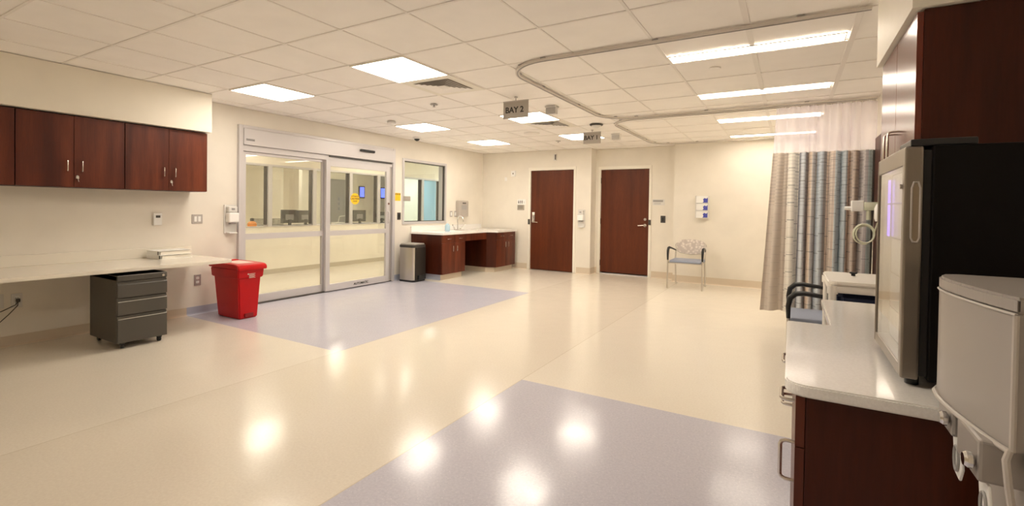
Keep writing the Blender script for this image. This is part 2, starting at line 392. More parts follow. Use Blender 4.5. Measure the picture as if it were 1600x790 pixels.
# ---------------------------------------------------------------- window in the left wall
w1 = sempty('window_1', (XL, 4.72, 1.0)); f = MB(); a, b_, z0, z1 = 4.10, 5.35, .97, 2.145
for (y0, y1, q0, q1) in ((a, a+.045, z0, z1), (b_-.045, b_, z0, z1), (a+.045, b_-.045, z0, z0+.045), (a+.045, b_-.045, z1-.045, z1)): f.box(-4.01, -3.845, y0, y1, q0, q1)
f.build('window_frame', M_alu, w1)
f = MB()
for (y0, y1, q0, q1) in ((a+.045, a+.058, z0+.045, z1-.045), (b_-.062, b_-.045, z0+.045, z1-.045), (a+.058, b_-.062, z0+.045, z0+.057), (a+.058, b_-.062, z1-.060, z1-.045)): f.box(-3.90, -3.868, y0, y1, q0, q1)
f.build('window_gasket', M_dgrey, w1)
MB().box(-3.942, -3.936, a+.045, b_-.045, z0+.045, z1-.045).build('window_pane', M_gglass, w1)

# ---------------------------------------------------------------- corridor and nurse station behind the glass
XC = -6.15
cw = MB(); cw.box(XC-.12, XC, -1.5, 12.1, 0, .88); cw.box(XC-.12, XC, -1.5, 12.1, 2.02, H); cw.box(XC-.12, XC, -1.5, 1.6, .88, 2.02)
struct(cw.build('wall_corridor', M_corr))
cove('baseboard_corridor', [(XC, -1.5, XC, 12.1, 1, 0)], mat('corridor_cove', (.52, .46, .36), .4), .10)
struct(box(XL-.14-2.6, XL-.14, -1.62, -1.5, 0, H).build('wall_corridor_end', M_corr))
struct(box(-10.1, -3.86, 11.9, 12.0, 0, H).build('wall_corridor_far', M_corr))
struct(box(XL-.14, XL, 6.8, 11.9, 0, H).build('wall_corridor_right', M_corr))
ww = MB(); ww.box(-9.6, -9.5, -1.5, 11.9, 0, H); ww.box(-9.5, XC-.12, 1.5, 1.6, 0, H); struct(ww.build('wall_station', M_corr))
n = 2
ys = [1.62, 3.10, 4.05, 4.97, 5.78, 6.50, 7.31, 8.05, 9.0, 10.2, 11.4]
for k in range(len(ys)-1):
    wn = sempty('window_%d' % n, (XC-.06, (ys[k]+ys[k+1])/2, .88)); n += 1
    f = MB(); y0, y1 = ys[k]+.04, ys[k+1]+.04
    f.box(XC-.13, XC+.012, y1-.08, y1, .88, 2.02); f.box(XC-.13, XC+.012, y0, y1-.08, .88, .892); f.box(XC-.13, XC+.012, y0, y1-.08, 1.985, 2.02)
    f.build('window_frame', M_alu, wn)
    f = MB(); f.box(XC-.10, XC-.02, y1-.098, y1-.081, .916, 1.984); f.build('window_gasket', M_dgrey, wn)
    MB().box(XC-.063, XC-.057, y0, y1-.08, .915, 1.985).build('window_pane', M_glass if k < 4 else M_gglass, wn)
# far room: partition pier, grey door, blue room
struct(box(-8.9, -8.3, 5.25, 5.35, 0, H).build('wall_station_pier', M_wall))
struct(box(-8.6, -8.5, 10.05, 10.83, 0, H).build('wall_blue', M_teal))
struct(MB().box(-8.6, -8.5, 8.7, 10.049, 0, H).box(-8.6, -8.5, 10.831, 11.9, 0, H).build('wall_far_room', M_corr))
dd = sempty('door_4', (-9.49, 7.46, 0)); box(-9.499, -9.46, 7.12, 7.80, 0, 2.06).build('door_leaf', M_tgrey, dd)
MB().tube([(-9.45, 7.72, 1.0), (-9.40, 7.72, 1.0), (-9.40, 7.60, 1.0)], .012).build('door_handle', M_chrome, dd)
dd = sempty('door_5', (-8.4, 10.9, 0)); box(-8.499, -8.45, 10.84, 11.04, 0, 2.1).build('door_leaf', M_doorw, dd)

def ceiling_light(x0, x1, y0, y1, m, name, label, cat, group, z=H-.001, fr=.014):
    t = thing(name, label, cat, ((x0+x1)/2, (y0+y1)/2, z), group)
    f = MB()
    for a_ in ((x0, x0+fr, y0, y1), (x1-fr, x1, y0, y1), (x0+fr, x1-fr, y0, y0+fr), (x0+fr, x1-fr, y1-fr, y1)): f.box(*a_, z-.009, z)
    f.build('light_frame', M_frame, t)
    box(x0+fr, x1-fr, y0+fr, y1-fr, z-.006, z-.001).build('diffuser', m, t); return t
TG = 'square ceiling lights in the open part of the room'
for (i, j, lb) in ((-5, 1, 'square ceiling light panel nearest the sliding door left side'), (-2, 1, 'largest square ceiling light panel, beside the near air vent'),
                   (-5, 5, 'square ceiling light panel above the far end of sliding door'), (-5, 8, 'farthest left square ceiling light, above the sink counter'),
                   (-2, 5, 'square ceiling light panel partly behind the BAY 2 sign'), (-2, 8, 'square ceiling light panel partly behind the BAY 1 sign')):
    ceiling_light(i*G, (i+1)*G, j*G, (j+1)*G, M_lamp, 'ceiling_light', lb, 'ceiling light', TG)
for (i, j) in ((1, -3),):  # unseen panel added to brighten the right foreground
    ceiling_light(i*G, (i+1)*G, j*G, (j+1)*G, M_lamp, 'ceiling_light', 'added square ceiling light panel behind the viewpoint, outside the photo', 'ceiling light', 'added square ceiling lights behind the viewpoint')
for y, lb in ((1.70, 'nearest long strip light in the ceiling'), (3.145, 'second nearest long strip light in the ceiling'), (4.72, 'third strip light, showing through the curtain mesh'), (6.17, 'farthest strip light, near the back wall')):
    ceiling_light(1.235, 2.40, y-.085, y+.085, M_strip, 'strip_light', lb, 'ceiling light', 'long strip lights over the bays', fr=.008)
for (x, y) in ((-5.2, 2.4), (-5.2, 5.35)):
    ceiling_light(x-.3, x+.3, y-.3, y+.3, M_clamp, 'corridor_light', 'square light panel on the corridor ceiling behind the glass', 'ceiling light', 'corridor ceiling lights')
for (x, y) in ((-7.8, 3.2), (-7.8, 5.9)):
    ceiling_light(x-.3, x+.3, y-.3, y+.3, M_clamp, 'station_light', 'square light panel on the nurse station ceiling', 'ceiling light', 'nurse station ceiling lights')
for (x, y) in ((-5.0, 9.0), (-7.4, 9.6)):
    ceiling_light(x-.3, x+.3, y-.3, y+.3, M_cool, 'cool_light', 'cool white light panel over the far blue room', 'ceiling light', 'cool ceiling lights beyond the window')

# things in the nurse station
desk = thing('station_desk', 'long pale desk behind the corridor windows', 'desk', (-6.75, 5.2, 0))
box(-7.2, XC-.13, 1.7, 8.6, .83, .879, .006).build('desk_top', M_quartz, desk)
for y in (1.9, 4.2, 6.3, 8.4): box(-7.1, XC-.2, y, y+.04, 0, .829).build('desk_panel', M_whited, desk)
b = thing('orange_bottle', 'orange bottle with dark cap on the nurse station sill', 'bottle', (-6.4, 2.92, .880))
MB().lathe([(.07, 0), (.078, .015), (.078, .06), (.05, .09), (.025, .10)], (-6.4, 2.92, .880)).build('body', M_orange, b)
MB().lathe([(.032, 0), (.034, .045), (.02, .055)], (-6.4, 2.92, .981)).build('cap', M_dgrey, b)
def tray(y0, y1, lb):
    m = MB(); x0, x1 = -6.55, -6.32; z0, z1 = .881, 1.015
    for z in [z0+.003+i*.022 for i in range(7)]:
        k = (z-z0)/(z1-z0)*.035
        m.tube([(x0-k, y0-k, z), (x1+k, y0-k, z), (x1+k, y1+k, z), (x0-k, y1+k, z)], .003, 5, closed=True)
    for i in range(9):
        y = y0+(y1-y0)*i/8; m.tube([(x1, y, z0), (x1+.035, y, z1)], .0025, 5); m.tube([(x0, y, z0), (x0-.035, y, z1)], .0025, 5)
    m.box(x0, x1, y0, y1, z0, z0+.004)
    tag(m.build('wire_tray', M_dgrey), lb, 'desk tray', 'wire trays on the station desk')
tray(3.08, 3.26, 'grey mesh desk tray beside the orange bottle'); tray(3.36, 3.48, 'narrow grey mesh desk tray left of the monitors')
def monitor(y0, y1, z0, z1, lb, x=-6.45):
    yc = (y0+y1)/2; t = thing('computer_monitor', lb, 'computer monitor', (x, yc, .880), 'monitors on the station desk')
    box(x-.02, x+.02, y0, y1, z0, z1, .006).build('screen_back', M_dgrey, t)
    box(x+.02, x+.032, yc-.09, yc+.09, z0+.06, z1-.09, .004).build('vent_panel', M_grey, t)
    m = MB(); m.box(x-.11, x+.09, yc-.12, yc+.12, .880, .892, .003); m.box(x+.0205, x+.04, yc-.03, yc+.03, .893, z0+.07); m.build('stand', M_black2, t)
    return t
monitor(3.53, 3.86, .93, 1.19, 'left of the pair of dark monitors seen through the fixed door panel')
monitor(3.88, 4.22, .93, 1.18, 'right of the pair of dark monitors seen through the fixed door panel')
monitor(5.28, 5.66, .93, 1.19, 'dark monitor below the round yellow sticker')
monitor(6.05, 6.35, .93, 1.15, 'small dark monitor at the right edge of the sliding door', x=-6.5)
ch = thing('telephone', 'pale desk telephone with raised arm between the monitors', 'telephone', (-6.4, 4.85, .880))
m = MB(); m.box(-6.48, -6.32, 4.72, 4.98, .880, .925, .01); m.build('base', M_whited, ch)
m = MB(); m.tube([(-6.40, 4.85, .92), (-6.40, 4.88, 1.05), (-6.40, 5.08, 1.07), (-6.40, 5.12, 1.13)], .012, 8); m.box(-6.43, -6.37, 5.06, 5.16, 1.11, 1.17, .006); m.build('arm', M_whited, ch)
for y0, y1, lb in ((8.20, 8.43, 'blue lit wall screen seen left of the dark mullion'), (9.08, 9.36, 'second blue lit screen standing for a reflection, at the edge of the sliding door')):  # the second one stands in for the first screen's reflection
    t = thing('wall_screen', lb, 'screen', (-9.49, (y0+y1)/2, 1.55), 'blue lit screens on the far station wall')
    box(-9.498, -9.46, y0, y1, 1.53, 1.90, .005).build('casing', M_black2, t); box(-9.4595, -9.456, y0+.03, y1-.03, 1.57, 1.87).build('screen', M_scr, t)
vs = thing('desk_lamp', 'small jointed lamp arm on the far station wall', 'lamp', (-9.5, 5.9, 1.35))
m = MB(); m.tube([(-9.49, 5.75, 1.37), (-9.40, 5.85, 1.40), (-9.38, 6.0, 1.47)], .012, 8); m.lathe([(.02, 0), (.05, .05), (.05, .07)], (-9.38, 6.02, 1.45), 'x', 16); m.build('lamp_arm', M_dgrey, vs)

# ---------------------------------------------------------------- pulls
def pull(mb, p, length, axis, out, proj=.03, r=.0045):
    """D shaped pull: centre p, running along axis, standing out along out"""
    p, a, o = Vector(p), Vector(axis), Vector(out); h = length/2; c_ = .012
    pts = [p-a*h, p-a*h+o*(proj-c_), p-a*(h-.004)+o*(proj-.003), p-a*(h-c_)+o*proj, p+a*(h-c_)+o*proj, p+a*(h-.004)+o*(proj-.003), p+a*h+o*(proj-c_), p+a*h]
    mb.tube(pts, r, 8); return mb
def keylock(parent, x, y, z, keys=True):
    m = MB(); m.lathe([(.009, 0), (.009, .006)], (x, y, z), 'x', 14)
    if keys: m.box(x+.004, x+.007, y-.010, y+.012, z-.022, z+.0); m.tube([(x+.008, y, z-.01), (x+.012, y+.008, z-.05)], .003, 6)
    return m.build('lock', M_chrome, parent)

# ---------------------------------------------------------------- left wall cabinets
def wall_cabinet(y0, y1, label, key=True):
    t = thing('wall_cabinet', label, 'cabinet', (-3.67, (y0+y1)/2, 1.415), 'cherry cabinets under the left soffit')
    box(XL+.002, -3.525, y0+.001, y1-.001, 1.415, 2.060).build('body', M_woodd, t)
    ym = (y0+y1)/2
    for s, (a_, b_) in ((1, (y0+.002, ym-.0015)), (-1, (ym+.0015, y1-.002))):
        dr = box(-3.524, -3.503, a_, b_, 1.418, 2.056, .0012, 1).build('door', M_wood, t)
        hy = ym-.052 if s == 1 else ym+.052
        pull(MB(), (-3.503, hy, 1.605), .096, (0, 0, 1), (1, 0, 0)).build('handle', M_chrome, dr)
    if key: keylock(t, -3.503, ym+.022, 1.515)
    return t
wall_cabinet(-.125, .635, 'cherry wall cabinet at the soffit end, beside the sliding door')
wall_cabinet(-.888, -.128, 'cherry wall cabinet in the middle of the left row, with keys')
wall_cabinet(-1.65, -.891, 'cherry wall cabinet cut by the left edge of the photo', False)

# ---------------------------------------------------------------- left counter
ct = thing('wall_counter', 'long cream wall counter under the left wall cabinets', 'counter', (-3.4, -1.4, .66))
x0, x1, y1 = XL+.001, -2.985, .64
pts = [(x0, -4.28), (x1, -4.28), (x1, y1-.06)]+arc(x1-.06, y1-.06, .06, 0, 90, 6)[1:]+[(x0, y1)]
MB().prism(pts, .668, .70, bev=.004).build('worktop', M_wallq, ct)
box(XL+.001, XL+.021, -4.28, y1, .70, .80, .003).build('backsplash', M_wallq, ct)

# mobile file pedestal
fc = thing('file_pedestal', 'charcoal steel three drawer pedestal on casters under the counter', 'file cabinet', (-3.25, -.20, 0))
fx0, fx1, fy0, fy1 = -3.50, -2.935, -.395, -.008
box(fx0, fx1-.022, fy0, fy1, .052, .645, .004).build('casing', M_file, fc)
box(fx0+.02, fx1-.004, fy0, fy1, .597, .645, .006).build('top_rail', M_file, fc)
for i, (a_, b_) in enumerate(((.452, .590), (.300, .444), (.056, .292))):
    m = MB(); zt = b_
    m.prism([(fx1-.0215, a_), (fx1, a_), (fx1, zt-.030), (fx1-.010, zt-.022), (fx1-.012, zt-.004), (fx1-.0215, zt-.004)], fy0+.004, fy1-.004, axis='y')
    dr = m.build('drawer', M_file, fc)
    if i: box(fx1-.004, fx1+.0015, fy0+.006, fy1-.006, b_-.031, b_-.027).build('bright_lip', M_filel, dr)
MB().lathe([(.011, 0), (.011, .006)], (fx1-.004, fy1-.035, .617), 'x', 16).build('lock', M_chrome, fc)
for x in (fx0+.06, fx1-.045):
    for y in (fy0+.05, fy1-.05):
        m = MB(); m.lathe([(.020, -.012), (.023, -.008), (.023, .008), (.020, .012)], (x, y, .023), 'y', 18); m.box(x-.016, x+.016, y-.018, y+.018, .036, .0518, .003); m.build('caster', M_black2, fc)

# red waste bin
rb = thing('red_bin', 'red biohazard step-on waste bin beside the sliding door', 'waste bin', (-3.40, .90, 0))
def taper_box(mb, b0, b1, z0, z1, bev=.02):
    b = bmesh.new(); bmesh.ops.create_cube(b, size=1)
    for v in b.verts:
        q = b1 if v.co.z > 0 else b0; x = q[0] if v.co.x < 0 else q[1]; y = q[2] if v.co.y < 0 else q[3]
        v.co = Vector((x, y, z1 if v.co.z > 0 else z0))
    if bev: bmesh.ops.bevel(b, geom=b.edges[:], offset=bev, segments=3, affect='EDGES')
    return mb.add(b)
m = taper_box(MB(), (-3.60, -3.175, .81, 1.02), (-3.66, -3.155, .785, 1.055), 0, .55, .012); m.build('body', M_red, rb)
m = MB(); taper_box(m, (-3.675, -3.14, .775, 1.065), (-3.682, -3.132, .768, 1.075), .455, .565, .010); m.build('collar', M_red, rb)
m = MB(); m.prism([(-3.70, .565), (-3.70, .605), (-3.66, .618), (-3.20, .618), (-3.13, .610), (-3.105, .590), (-3.100, .552), (-3.13, .548), (-3.14, .565)], .755, 1.09, axis='y', bev=.007); ld = m.build('lid', M_red, rb)
M_lbl = mat('label_pale', (.80, .62, .55), .5)
box(-3.56, -3.24, .83, 1.02, .6185, .6195).build('lid_label', M_lbl, ld)
box(-3.66, -3.60, .80, 1.05, .603, .628, .006).build('hinge_ridge', M_red, ld)
for k in range(5): box(-3.135, -3.1325, .895-.0, .955+(.0 if k % 2 else .012), .533-k*.011-.030, .538-k*.011-.030).build('label_line', M_lbl, rb)
m = MB(); m.lathe([(.009, 0), (.009, .001)], (-3.134, .885, .504), 'x', 12); m.build('label_mark', M_lbl, rb)
box(-3.20, -3.155, .865, .965, .018, .06, .006).build('pedal', M_redd, rb)

# binders
def binder(x0, x1, y0, y1, z0, z1, rot, label):
    t = thing('ring_binder', label, 'binder', ((x0+x1)/2, (y0+y1)/2, z0), 'white binders stacked on the left counter')
    h = .003; m = MB(); m.box(x0, x1, y0, y1, z0, z0+h); m.box(x0, x1, y0, y1, z1-h, z1); m.box(x0, x1, y0, y0+h, z0+h, z1-h); m.build('cover', M_white, t)
    box(x0+.012, x1-.006, y0+.02, y1-.012, z0+h, z1-h-.004).build('paper', M_frame, t)
    box(x1-.028, x1-.001, y0-.0008, y0, z0+.004, z1-.004).build('spine_label', M_dgrey, t)
    t.rotation_euler = (0, 0, rot)
binder(-3.80, -3.54, .185, .50, .7005, .742, .06, 'lower of two white ring binders lying on the left counter')
binder(-3.795, -3.535, .18, .495, .7425, .785, .0, 'upper of two white ring binders lying on the left counter')

# ---------------------------------------------------------------- wall plates on the left wall
def plate(y0, y1, z0, z1, name, label, cat, m=None, t=.006, x=XL, group=None):
    o = thing(name, label, cat, (x, (y0+y1)/2, z0), group); box(x+.0003, x+t, y0, y1, z0, z1, .002).build('plate', m or M_whited, o); return o
o = plate(.262, .340, 1.045, 1.172, 'thermostat', 'white thermostat with small dark display above the binders', 'thermostat', M_white, .028)
box(XL+.028, XL+.0295, .280, .322, 1.125, 1.150).build('display', M_dgrey, o)
o = plate(.652, .768, 1.052, 1.160, 'light_switch', 'steel double light switch between thermostat and sanitizer dispenser', 'light switch', M_alud)
for y in (.688, .731): box(XL+.006, XL+.011, y-.015, y+.015, 1.075, 1.137, .002).build('rocker', M_white, o)
def outlet(y0, y1, z0, z1, label, m=M_alud):
    o = plate(y0, y1, z0, z1, 'wall_outlet', label, 'outlet', m); yc = (y0+y1)/2; zc = (z0+z1)/2
    for s in (-1, 1):
        q = box(XL+.006, XL+.009, yc-.016, yc+.016, zc+s*.024-.013, zc+s*.024+.013, .003).build('socket', M_white, o)
        box(XL+.009, XL+.0095, yc-.008, yc-.005, zc+s*.024-.006, zc+s*.024+.006).build('slot', M_dgrey, q); box(XL+.009, XL+.0095, yc+.005, yc+.008, zc+s*.024-.006, zc+s*.024+.006).build('slot', M_dgrey, q)
    return o
outlet(.678, .754, .333, .460, 'steel wall outlet under the counter, left of the red bin')
outlet(-.965, -.873, .343, .467, 'cream wall outlet cut by the left edge of the photo', M_whited)
outlet(-.828, -.755, .335, .460, 'cream wall outlet with two cords plugged in', M_whited)
m = MB(); m.box(XL+.0095, XL+.035, -.80, -.775, .385, .415, .004)
m.tube([(XL+.035, -.788, .40), (XL+.06, -.80, .36), (XL+.07, -.86, .29), (XL+.08, -.93, .22), (XL+.10, -1.02, .15), (XL+.12, -1.15, .10)], .004, 8)
m.tube([(XL+.035, -.788, .41), (XL+.06, -.81, .37), (XL+.08, -.90, .33), (XL+.09, -1.0, .30), (XL+.09, -1.2, .28)], .004, 8)
tag(m.build('power_cord', M_dgrey), 'grey power cords hanging from the outlet under the left counter', 'cord')

def sanitizer(name, label, to_world, loc):
    """dispenser built in its own frame: u right, v out of the wall, z up"""
    t = thing(name, label, 'dispenser', loc, 'white hand sanitizer dispensers on the walls')
    F = to_world
    def bx(u0, u1, v0, v1, z0, z1, bev=.006):
        p, q = F(u0, v0), F(u1, v1); return MB().box(min(p[0], q[0]), max(p[0], q[0]), min(p[1], q[1]), max(p[1], q[1]), loc[2]+z0, loc[2]+z1, bev)
    bx(-.075, .075, .0005, .012, 0, .35).build('backplate', M_whited, t)
    bx(-.062, .062, .0125, .10, .135, .255, .014).build('housing', M_white, t)
    bx(-.055, .055, .0125, .075, .2555, .33, .012).build('reservoir', M_whited, t)
    bx(-.022, .022, .04, .078, .262, .315, .006).build('level_window', M_grey, t) if False else None
    bx(-.02, .02, .07, .078, .285, .312, .003).build('emblem', M_grey, t)
    bx(-.035, .035, .03, .085, .115, .1345, .006).build('nozzle', M_grey, t)
    bx(-.05, .05, .0125, .085, .0, .014, .005).build('drip_tray', M_white, t)
    return t
sanitizer('sanitizer_dispenser', 'white hand sanitizer dispenser left of the sliding door', lambda u, v: (XL+v, 1.085+u), (XL, 1.085, .925))
sanitizer('sanitizer_dispenser', 'white hand sanitizer dispenser between the two brown doors', lambda u, v: (-1.495+u, YB-v), (-1.495, YB, .925))

# yellow sign, black plate, grey sign by the window
o = plate(3.905, 4.06, 1.385, 1.522, 'caution_sign', 'small yellow sign with black heading between sliding door and window', 'sign', M_yellow, .004)
box(XL+.004, XL+.005, 3.912, 4.053, 1.487, 1.513).build('heading_band', M_ink, o)
text('CAUTION', .026, T(XL+.0052, 3.982, 1.500) @ FACE_PX, o, depth=.0003, m=M_yellow)
for k in range(4): box(XL+.004, XL+.0047, 3.93, 4.035, 1.468-k*.017, 1.472-k*.017).build('text_line', mat('orange_ink', (.8, .35, .02), .5) if k == 0 else bpy.data.materials['orange_ink'], o)
o = plate(3.985, 4.06, 1.053, 1.178, 'card_reader', 'small black wall plate right of the sliding door', 'wall plate', M_dgrey, .012); box(XL+.012, XL+.014, 4.0, 4.045, 1.08, 1.15, .002).build('reader_face', M_black2, o)
o = plate(4.112, 4.30, 1.385, 1.472, 'window_sign', 'small grey sign plate on the lower left of the window', 'sign', M_sign, .004, x=-3.845)

# stainless waste bin
tb = thing('step_can', 'stainless steel step bin with dark lid beside sink counter', 'waste bin', (-3.59, 4.10, 0))
m = MB(); pts = arc(-3.70, 3.97, .05, 180, 270, 5)+arc(-3.46, 3.955, .035, 270, 345, 5)+[(-3.425, 4.235), (-3.75, 4.235)]
m.prism(pts, .03, .585); m.sm = True; m.build('body', mat('brushed_stainless', (.66, .63, .58), .3, 1.0), tb)
m = MB(); m.prism([(-3.4245, 3.965), (-3.408, 3.985), (-3.408, 4.225), (-3.4245, 4.235)], .03, .585); m.build('front_panel', mat('smoked_steel', (.05, .042, .036), .35, .6), tb)
m = MB(); pts2 = arc(-3.70, 3.965, .055, 180, 270, 5)+arc(-3.46, 3.965, .055, 270, 360, 5)+arc(-3.46, 4.19, .055, 0, 90, 5)+arc(-3.70, 4.19, .055, 90, 180, 5)
m.prism(pts2, .5855, .63, bev=.006); m.build('rim', M_dgrey, tb)
m = MB(); m.prism([((x+3.59)*.93-3.59, (y-4.08)*.93+4.08) for x, y in pts2], .6305, .65, bev=.006); m.build('lid', M_alud, tb)
m = MB(); m.prism(pts2, 0, .03, bev=.004); m.build('base', M_black2, tb)
box(-3.407, -3.375, 4.02, 4.20, .035, .11, .008).build('pedal', M_black2, tb)

# ---------------------------------------------------------------- sink counter
def base_cabinet(fx, y0, y1, z1, label, group, back=XL+.002):
    t = thing('base_cabinet', label, 'cabinet', ((fx+back)/2, (y0+y1)/2, 0), group)
    box(back, fx-.022, y0, y1, .10, z1).build('body', M_woodd, t)
    box(back+.02, fx-.06, y0+.03, y1-.03, 0, .0995).build('toe_kick', M_covb, t)
    ym = (y0+y1)/2; zd = z1-.145
    for a_, b_, s in ((y0+.001, ym-.001, -1), (ym+.001, y1-.001, 1)):
        dw = box(fx-.021, fx, a_, b_, zd+.0015, z1-.002, .001, 1).build('drawer', M_wood, t)
        pull(MB(), (fx, (a_+b_)/2, (zd+z1)/2), .10, (0, 1, 0), (1, 0, 0)).build('handle', M_chrome, dw)
        dr = box(fx-.021, fx, a_, b_, .102, zd-.0015, .001, 1).build('door', M_wood, t)
        pull(MB(), (fx, ym+s*.058, zd-.105), .10, (0, 0, 1), (1, 0, 0)).build('handle', M_chrome, dr)
    return t
c1 = base_cabinet(-3.14, 4.35, 5.03, .795, 'cherry base cabinet beside the stainless bin', 'cherry base cabinets under the sink counter')
box(-3.60, -3.20, 4.372, 4.3795, 0, .0995).build('side_kick', M_covu, c1)
c2 = base_cabinet(-2.95, 5.83, 6.57, .795, 'cherry base cabinet in the corner beyond the knee space', 'cherry base cabinets under the sink counter')
m = MB(); m.prism([(-3.14, 5.75), (-2.955, 5.829), (-3.84, 5.829), (-3.84, 5.75)], .10, .795); m.build('angled_filler', M_woodd, c2)
m = MB(); m.prism([(-3.18, 5.78), (-3.02, 5.86), (-3.84, 5.86), (-3.84, 5.78)], 0, .0995); m.build('angled_kick', M_covb, c2)
kn = thing('knee_panel', 'cherry apron and back panel around the open knee space', 'panel', (-3.5, 5.39, .10)); box(-3.162, -3.14, 5.031, 5.749, .66, .795).build('apron', M_wood, kn); box(-3.84, -3.82, 5.031, 5.749, .10, .795).build('back_panel', M_woodd, kn)
sc = thing('sink_counter', 'white stepped sink counter with backsplash in the corner', 'counter', (-3.5, 5.5, .796))
m = MB(); m.prism([(XL+.001, 4.325), (-3.11, 4.325), (-3.11, 5.73), (-2.92, 5.815), (-2.92, 6.60), (XL+.001, 6.60)], .796, .832, bev=.003); m.build('worktop', M_quartz, sc)
box(XL+.001, XL+.02, 4.33, 6.60, .832, .93, .003).build('backsplash', M_quartz, sc)
m = MB(); m.lathe([(.20, 0), (.195, .0012)], (-3.42, 5.50, .8322)); m.build('sink_rim', M_steel, sc)
m = MB(); m.lathe([(.17, 0), (.0001, .0008)], (-3.42, 5.50, .8334)); m.build('sink_bowl', M_grey, sc)
fa = thing('faucet', 'chrome gooseneck faucet with two wing levers', 'faucet', (-3.72, 5.56, .832))
m = MB(); m.box(-3.75, -3.69, 5.44, 5.68, .8325, .845, .005)
goose = [(-3.72, 5.56, .845), (-3.72, 5.56, 1.04)]+[(-3.72+.07-.07*math.cos(math.radians(a_)), 5.56, 1.04+.07*math.sin(math.radians(a_))) for a_ in range(20, 181, 20)]+[(-3.58, 5.56, 1.0)]
m.tube(goose, .011, 12); m.build('spout', M_steel, fa)
for s in (-1, 1):
    m = MB(); y = 5.56+s*.10; m.lathe([(.018, 0), (.018, .03), (.012, .04)], (-3.72, y, .845)); m.tube([(-3.72, y, .885), (-3.70, y+s*.05, .895), (-3.68, y+s*.11, .935)], [.008, .009, .012], 8); m.build('lever', M_steel, fa)
sp = thing('soap_bottle', 'pale blue pump bottle on the sink counter', 'bottle', (-3.50, 4.95, .8322))
MB().lathe([(.045, 0), (.05, .01), (.05, .10), (.03, .135), (.016, .145)], (-3.50, 4.95, .8324)).build('body', mat('pale_blue_liquid', (.42, .60, .72), .25), sp)
m = MB(); m.lathe([(.015, 0), (.015, .02), (.006, .022), (.006, .05)], (-3.50, 4.95, .978)); m.tube([(-3.50, 4.95, 1.027), (-3.46, 4.95, 1.022)], .006, 8); m.build('pump', M_white, sp)
pt = thing('towel_dispenser', 'translucent grey paper towel dispenser above the sink', 'dispenser', (XL, 5.84, 1.09))
box(XL+.0005, XL+.10, 5.68, 6.0, 1.09, 1.425, .018).build('housing', M_grey if False else mat('smoky_plastic', (.46, .42, .38), .25), pt)
box(XL+.1005, XL+.104, 5.75, 5.93, 1.24, 1.33, .002).build('window', M_dgrey if False else M_grey, pt); box(XL+.1005, XL+.103, 5.78, 5.90, 1.36, 1.385).build('emblem', M_dgrey, pt)
for y, lb in ((5.525, 'left of two small outlets above the faucet'), (5.665, 'right of two small outlets above the faucet')):
    o = plate(y-.04, y+.04, 1.09, 1.21, 'small_outlet', lb, 'outlet', M_alud, group='pair of outlets over the sink'); box(XL+.006, XL+.009, y-.022, y+.022, 1.115, 1.185, .003).build('socket', M_white, o)

# ---------------------------------------------------------------- back wall fixtures
def bplate(x0, x1, z0, z1, y, name, label, cat, m, t=.006):
    o = thing(name, label, cat, ((x0+x1)/2, y, z0)); box(x0, x1, y-t, y-.0004, z0, z1, .0015).build('plate', m, o); return o
o = bplate(-2.965, -2.765, 1.36, 1.475, YB, 'restroom_sign', 'restroom sign with people symbols left of the left door', 'sign', M_white)
box(-2.965, -2.80, YB-.008, YB-.0004, 1.245, 1.358, .001).build('name_panel', M_sign, o)
for k in range(3):
    x = -2.935+k*.042; m = MB(); m.lathe([(.007, 0), (.007, .001)], (x, YB-.0065, 1.452), 'y', 12)
    if k == 0: m.prism([(x-.006, 1.44), (x+.006, 1.44), (x+.015, 1.405), (x-.015, 1.405)], YB-.0072, YB-.006, axis='y')
    else: m.box(x-.010, x+.010, YB-.0072, YB-.006, 1.41, 1.441)
    m.box(x-.007, x-.001, YB-.0072, YB-.006, 1.38, 1.41); m.box(x+.001, x+.007, YB-.0072, YB-.006, 1.38, 1.41); m.build('figure_symbol', M_ink, o)
m = MB(); x = -2.805; m.lathe([(.006, 0), (.006, .001)], (x, YB-.0065, 1.43), 'y', 10); m.tube([(x+.012*math.cos(a_*.5), YB-.0066, 1.398+.012*math.sin(a_*.5)) for a_ in range(13)], .0015, 5); m.box(x-.003, x+.002, YB-.0072, YB-.006, 1.40, 1.424); m.build('wheelchair_symbol', M_grey, o)
for k in range(3): box(-2.95, -2.83, YB-.0088, YB-.008, 1.33-k*.024, 1.338-k*.024).build('text_line', M_dgrey, o)
o = bplate(-3.12, -3.015, 1.965, 2.085, YB, 'fire_strobe', 'small white strobe box high left of the left door', 'alarm', M_white, .03); box(-3.08, -3.06, YB-.034, YB-.0302, 2.01, 2.04).build('lens', M_dgrey, o)
bplate(-3.285, -3.235, 1.87, 1.95, YB, 'wall_sensor', 'tiny white sensor below the strobe near the corner', 'sensor', M_white, .02)
o = bplate(-2.12, -2.06, 2.27, 2.40, YB, 'dome_lamp', 'small signal lamp on the wall above the left door', 'lamp', M_whited, .03); box(-2.085, -2.065, YB-.045, YB-.0305, 2.285, 2.39, .004).build('lens', M_dgrey, o)
o = bplate(-.175, .05, 1.378, 1.49, YN, 'room_sign', 'small grey room sign right of the right door', 'sign', M_whited); box(-.165, .02, YN-.0075, YN-.006, 1.44, 1.478).build('name_band', M_grey, o)
for k in range(2): box(-.15, -.02, YN-.0068, YN-.006, 1.40+k*.018, 1.406+k*.018).build('text_line', M_grey, o)
o = bplate(-.020, .068, 1.05, 1.182, YN, 'wall_switch', 'dark switch plate between the right door and the chair', 'switch', M_dgrey, .01); box(0.008, .040, YN-.013, YN-.0102, 1.08, 1.15, .002).build('rocker', M_black2, o)

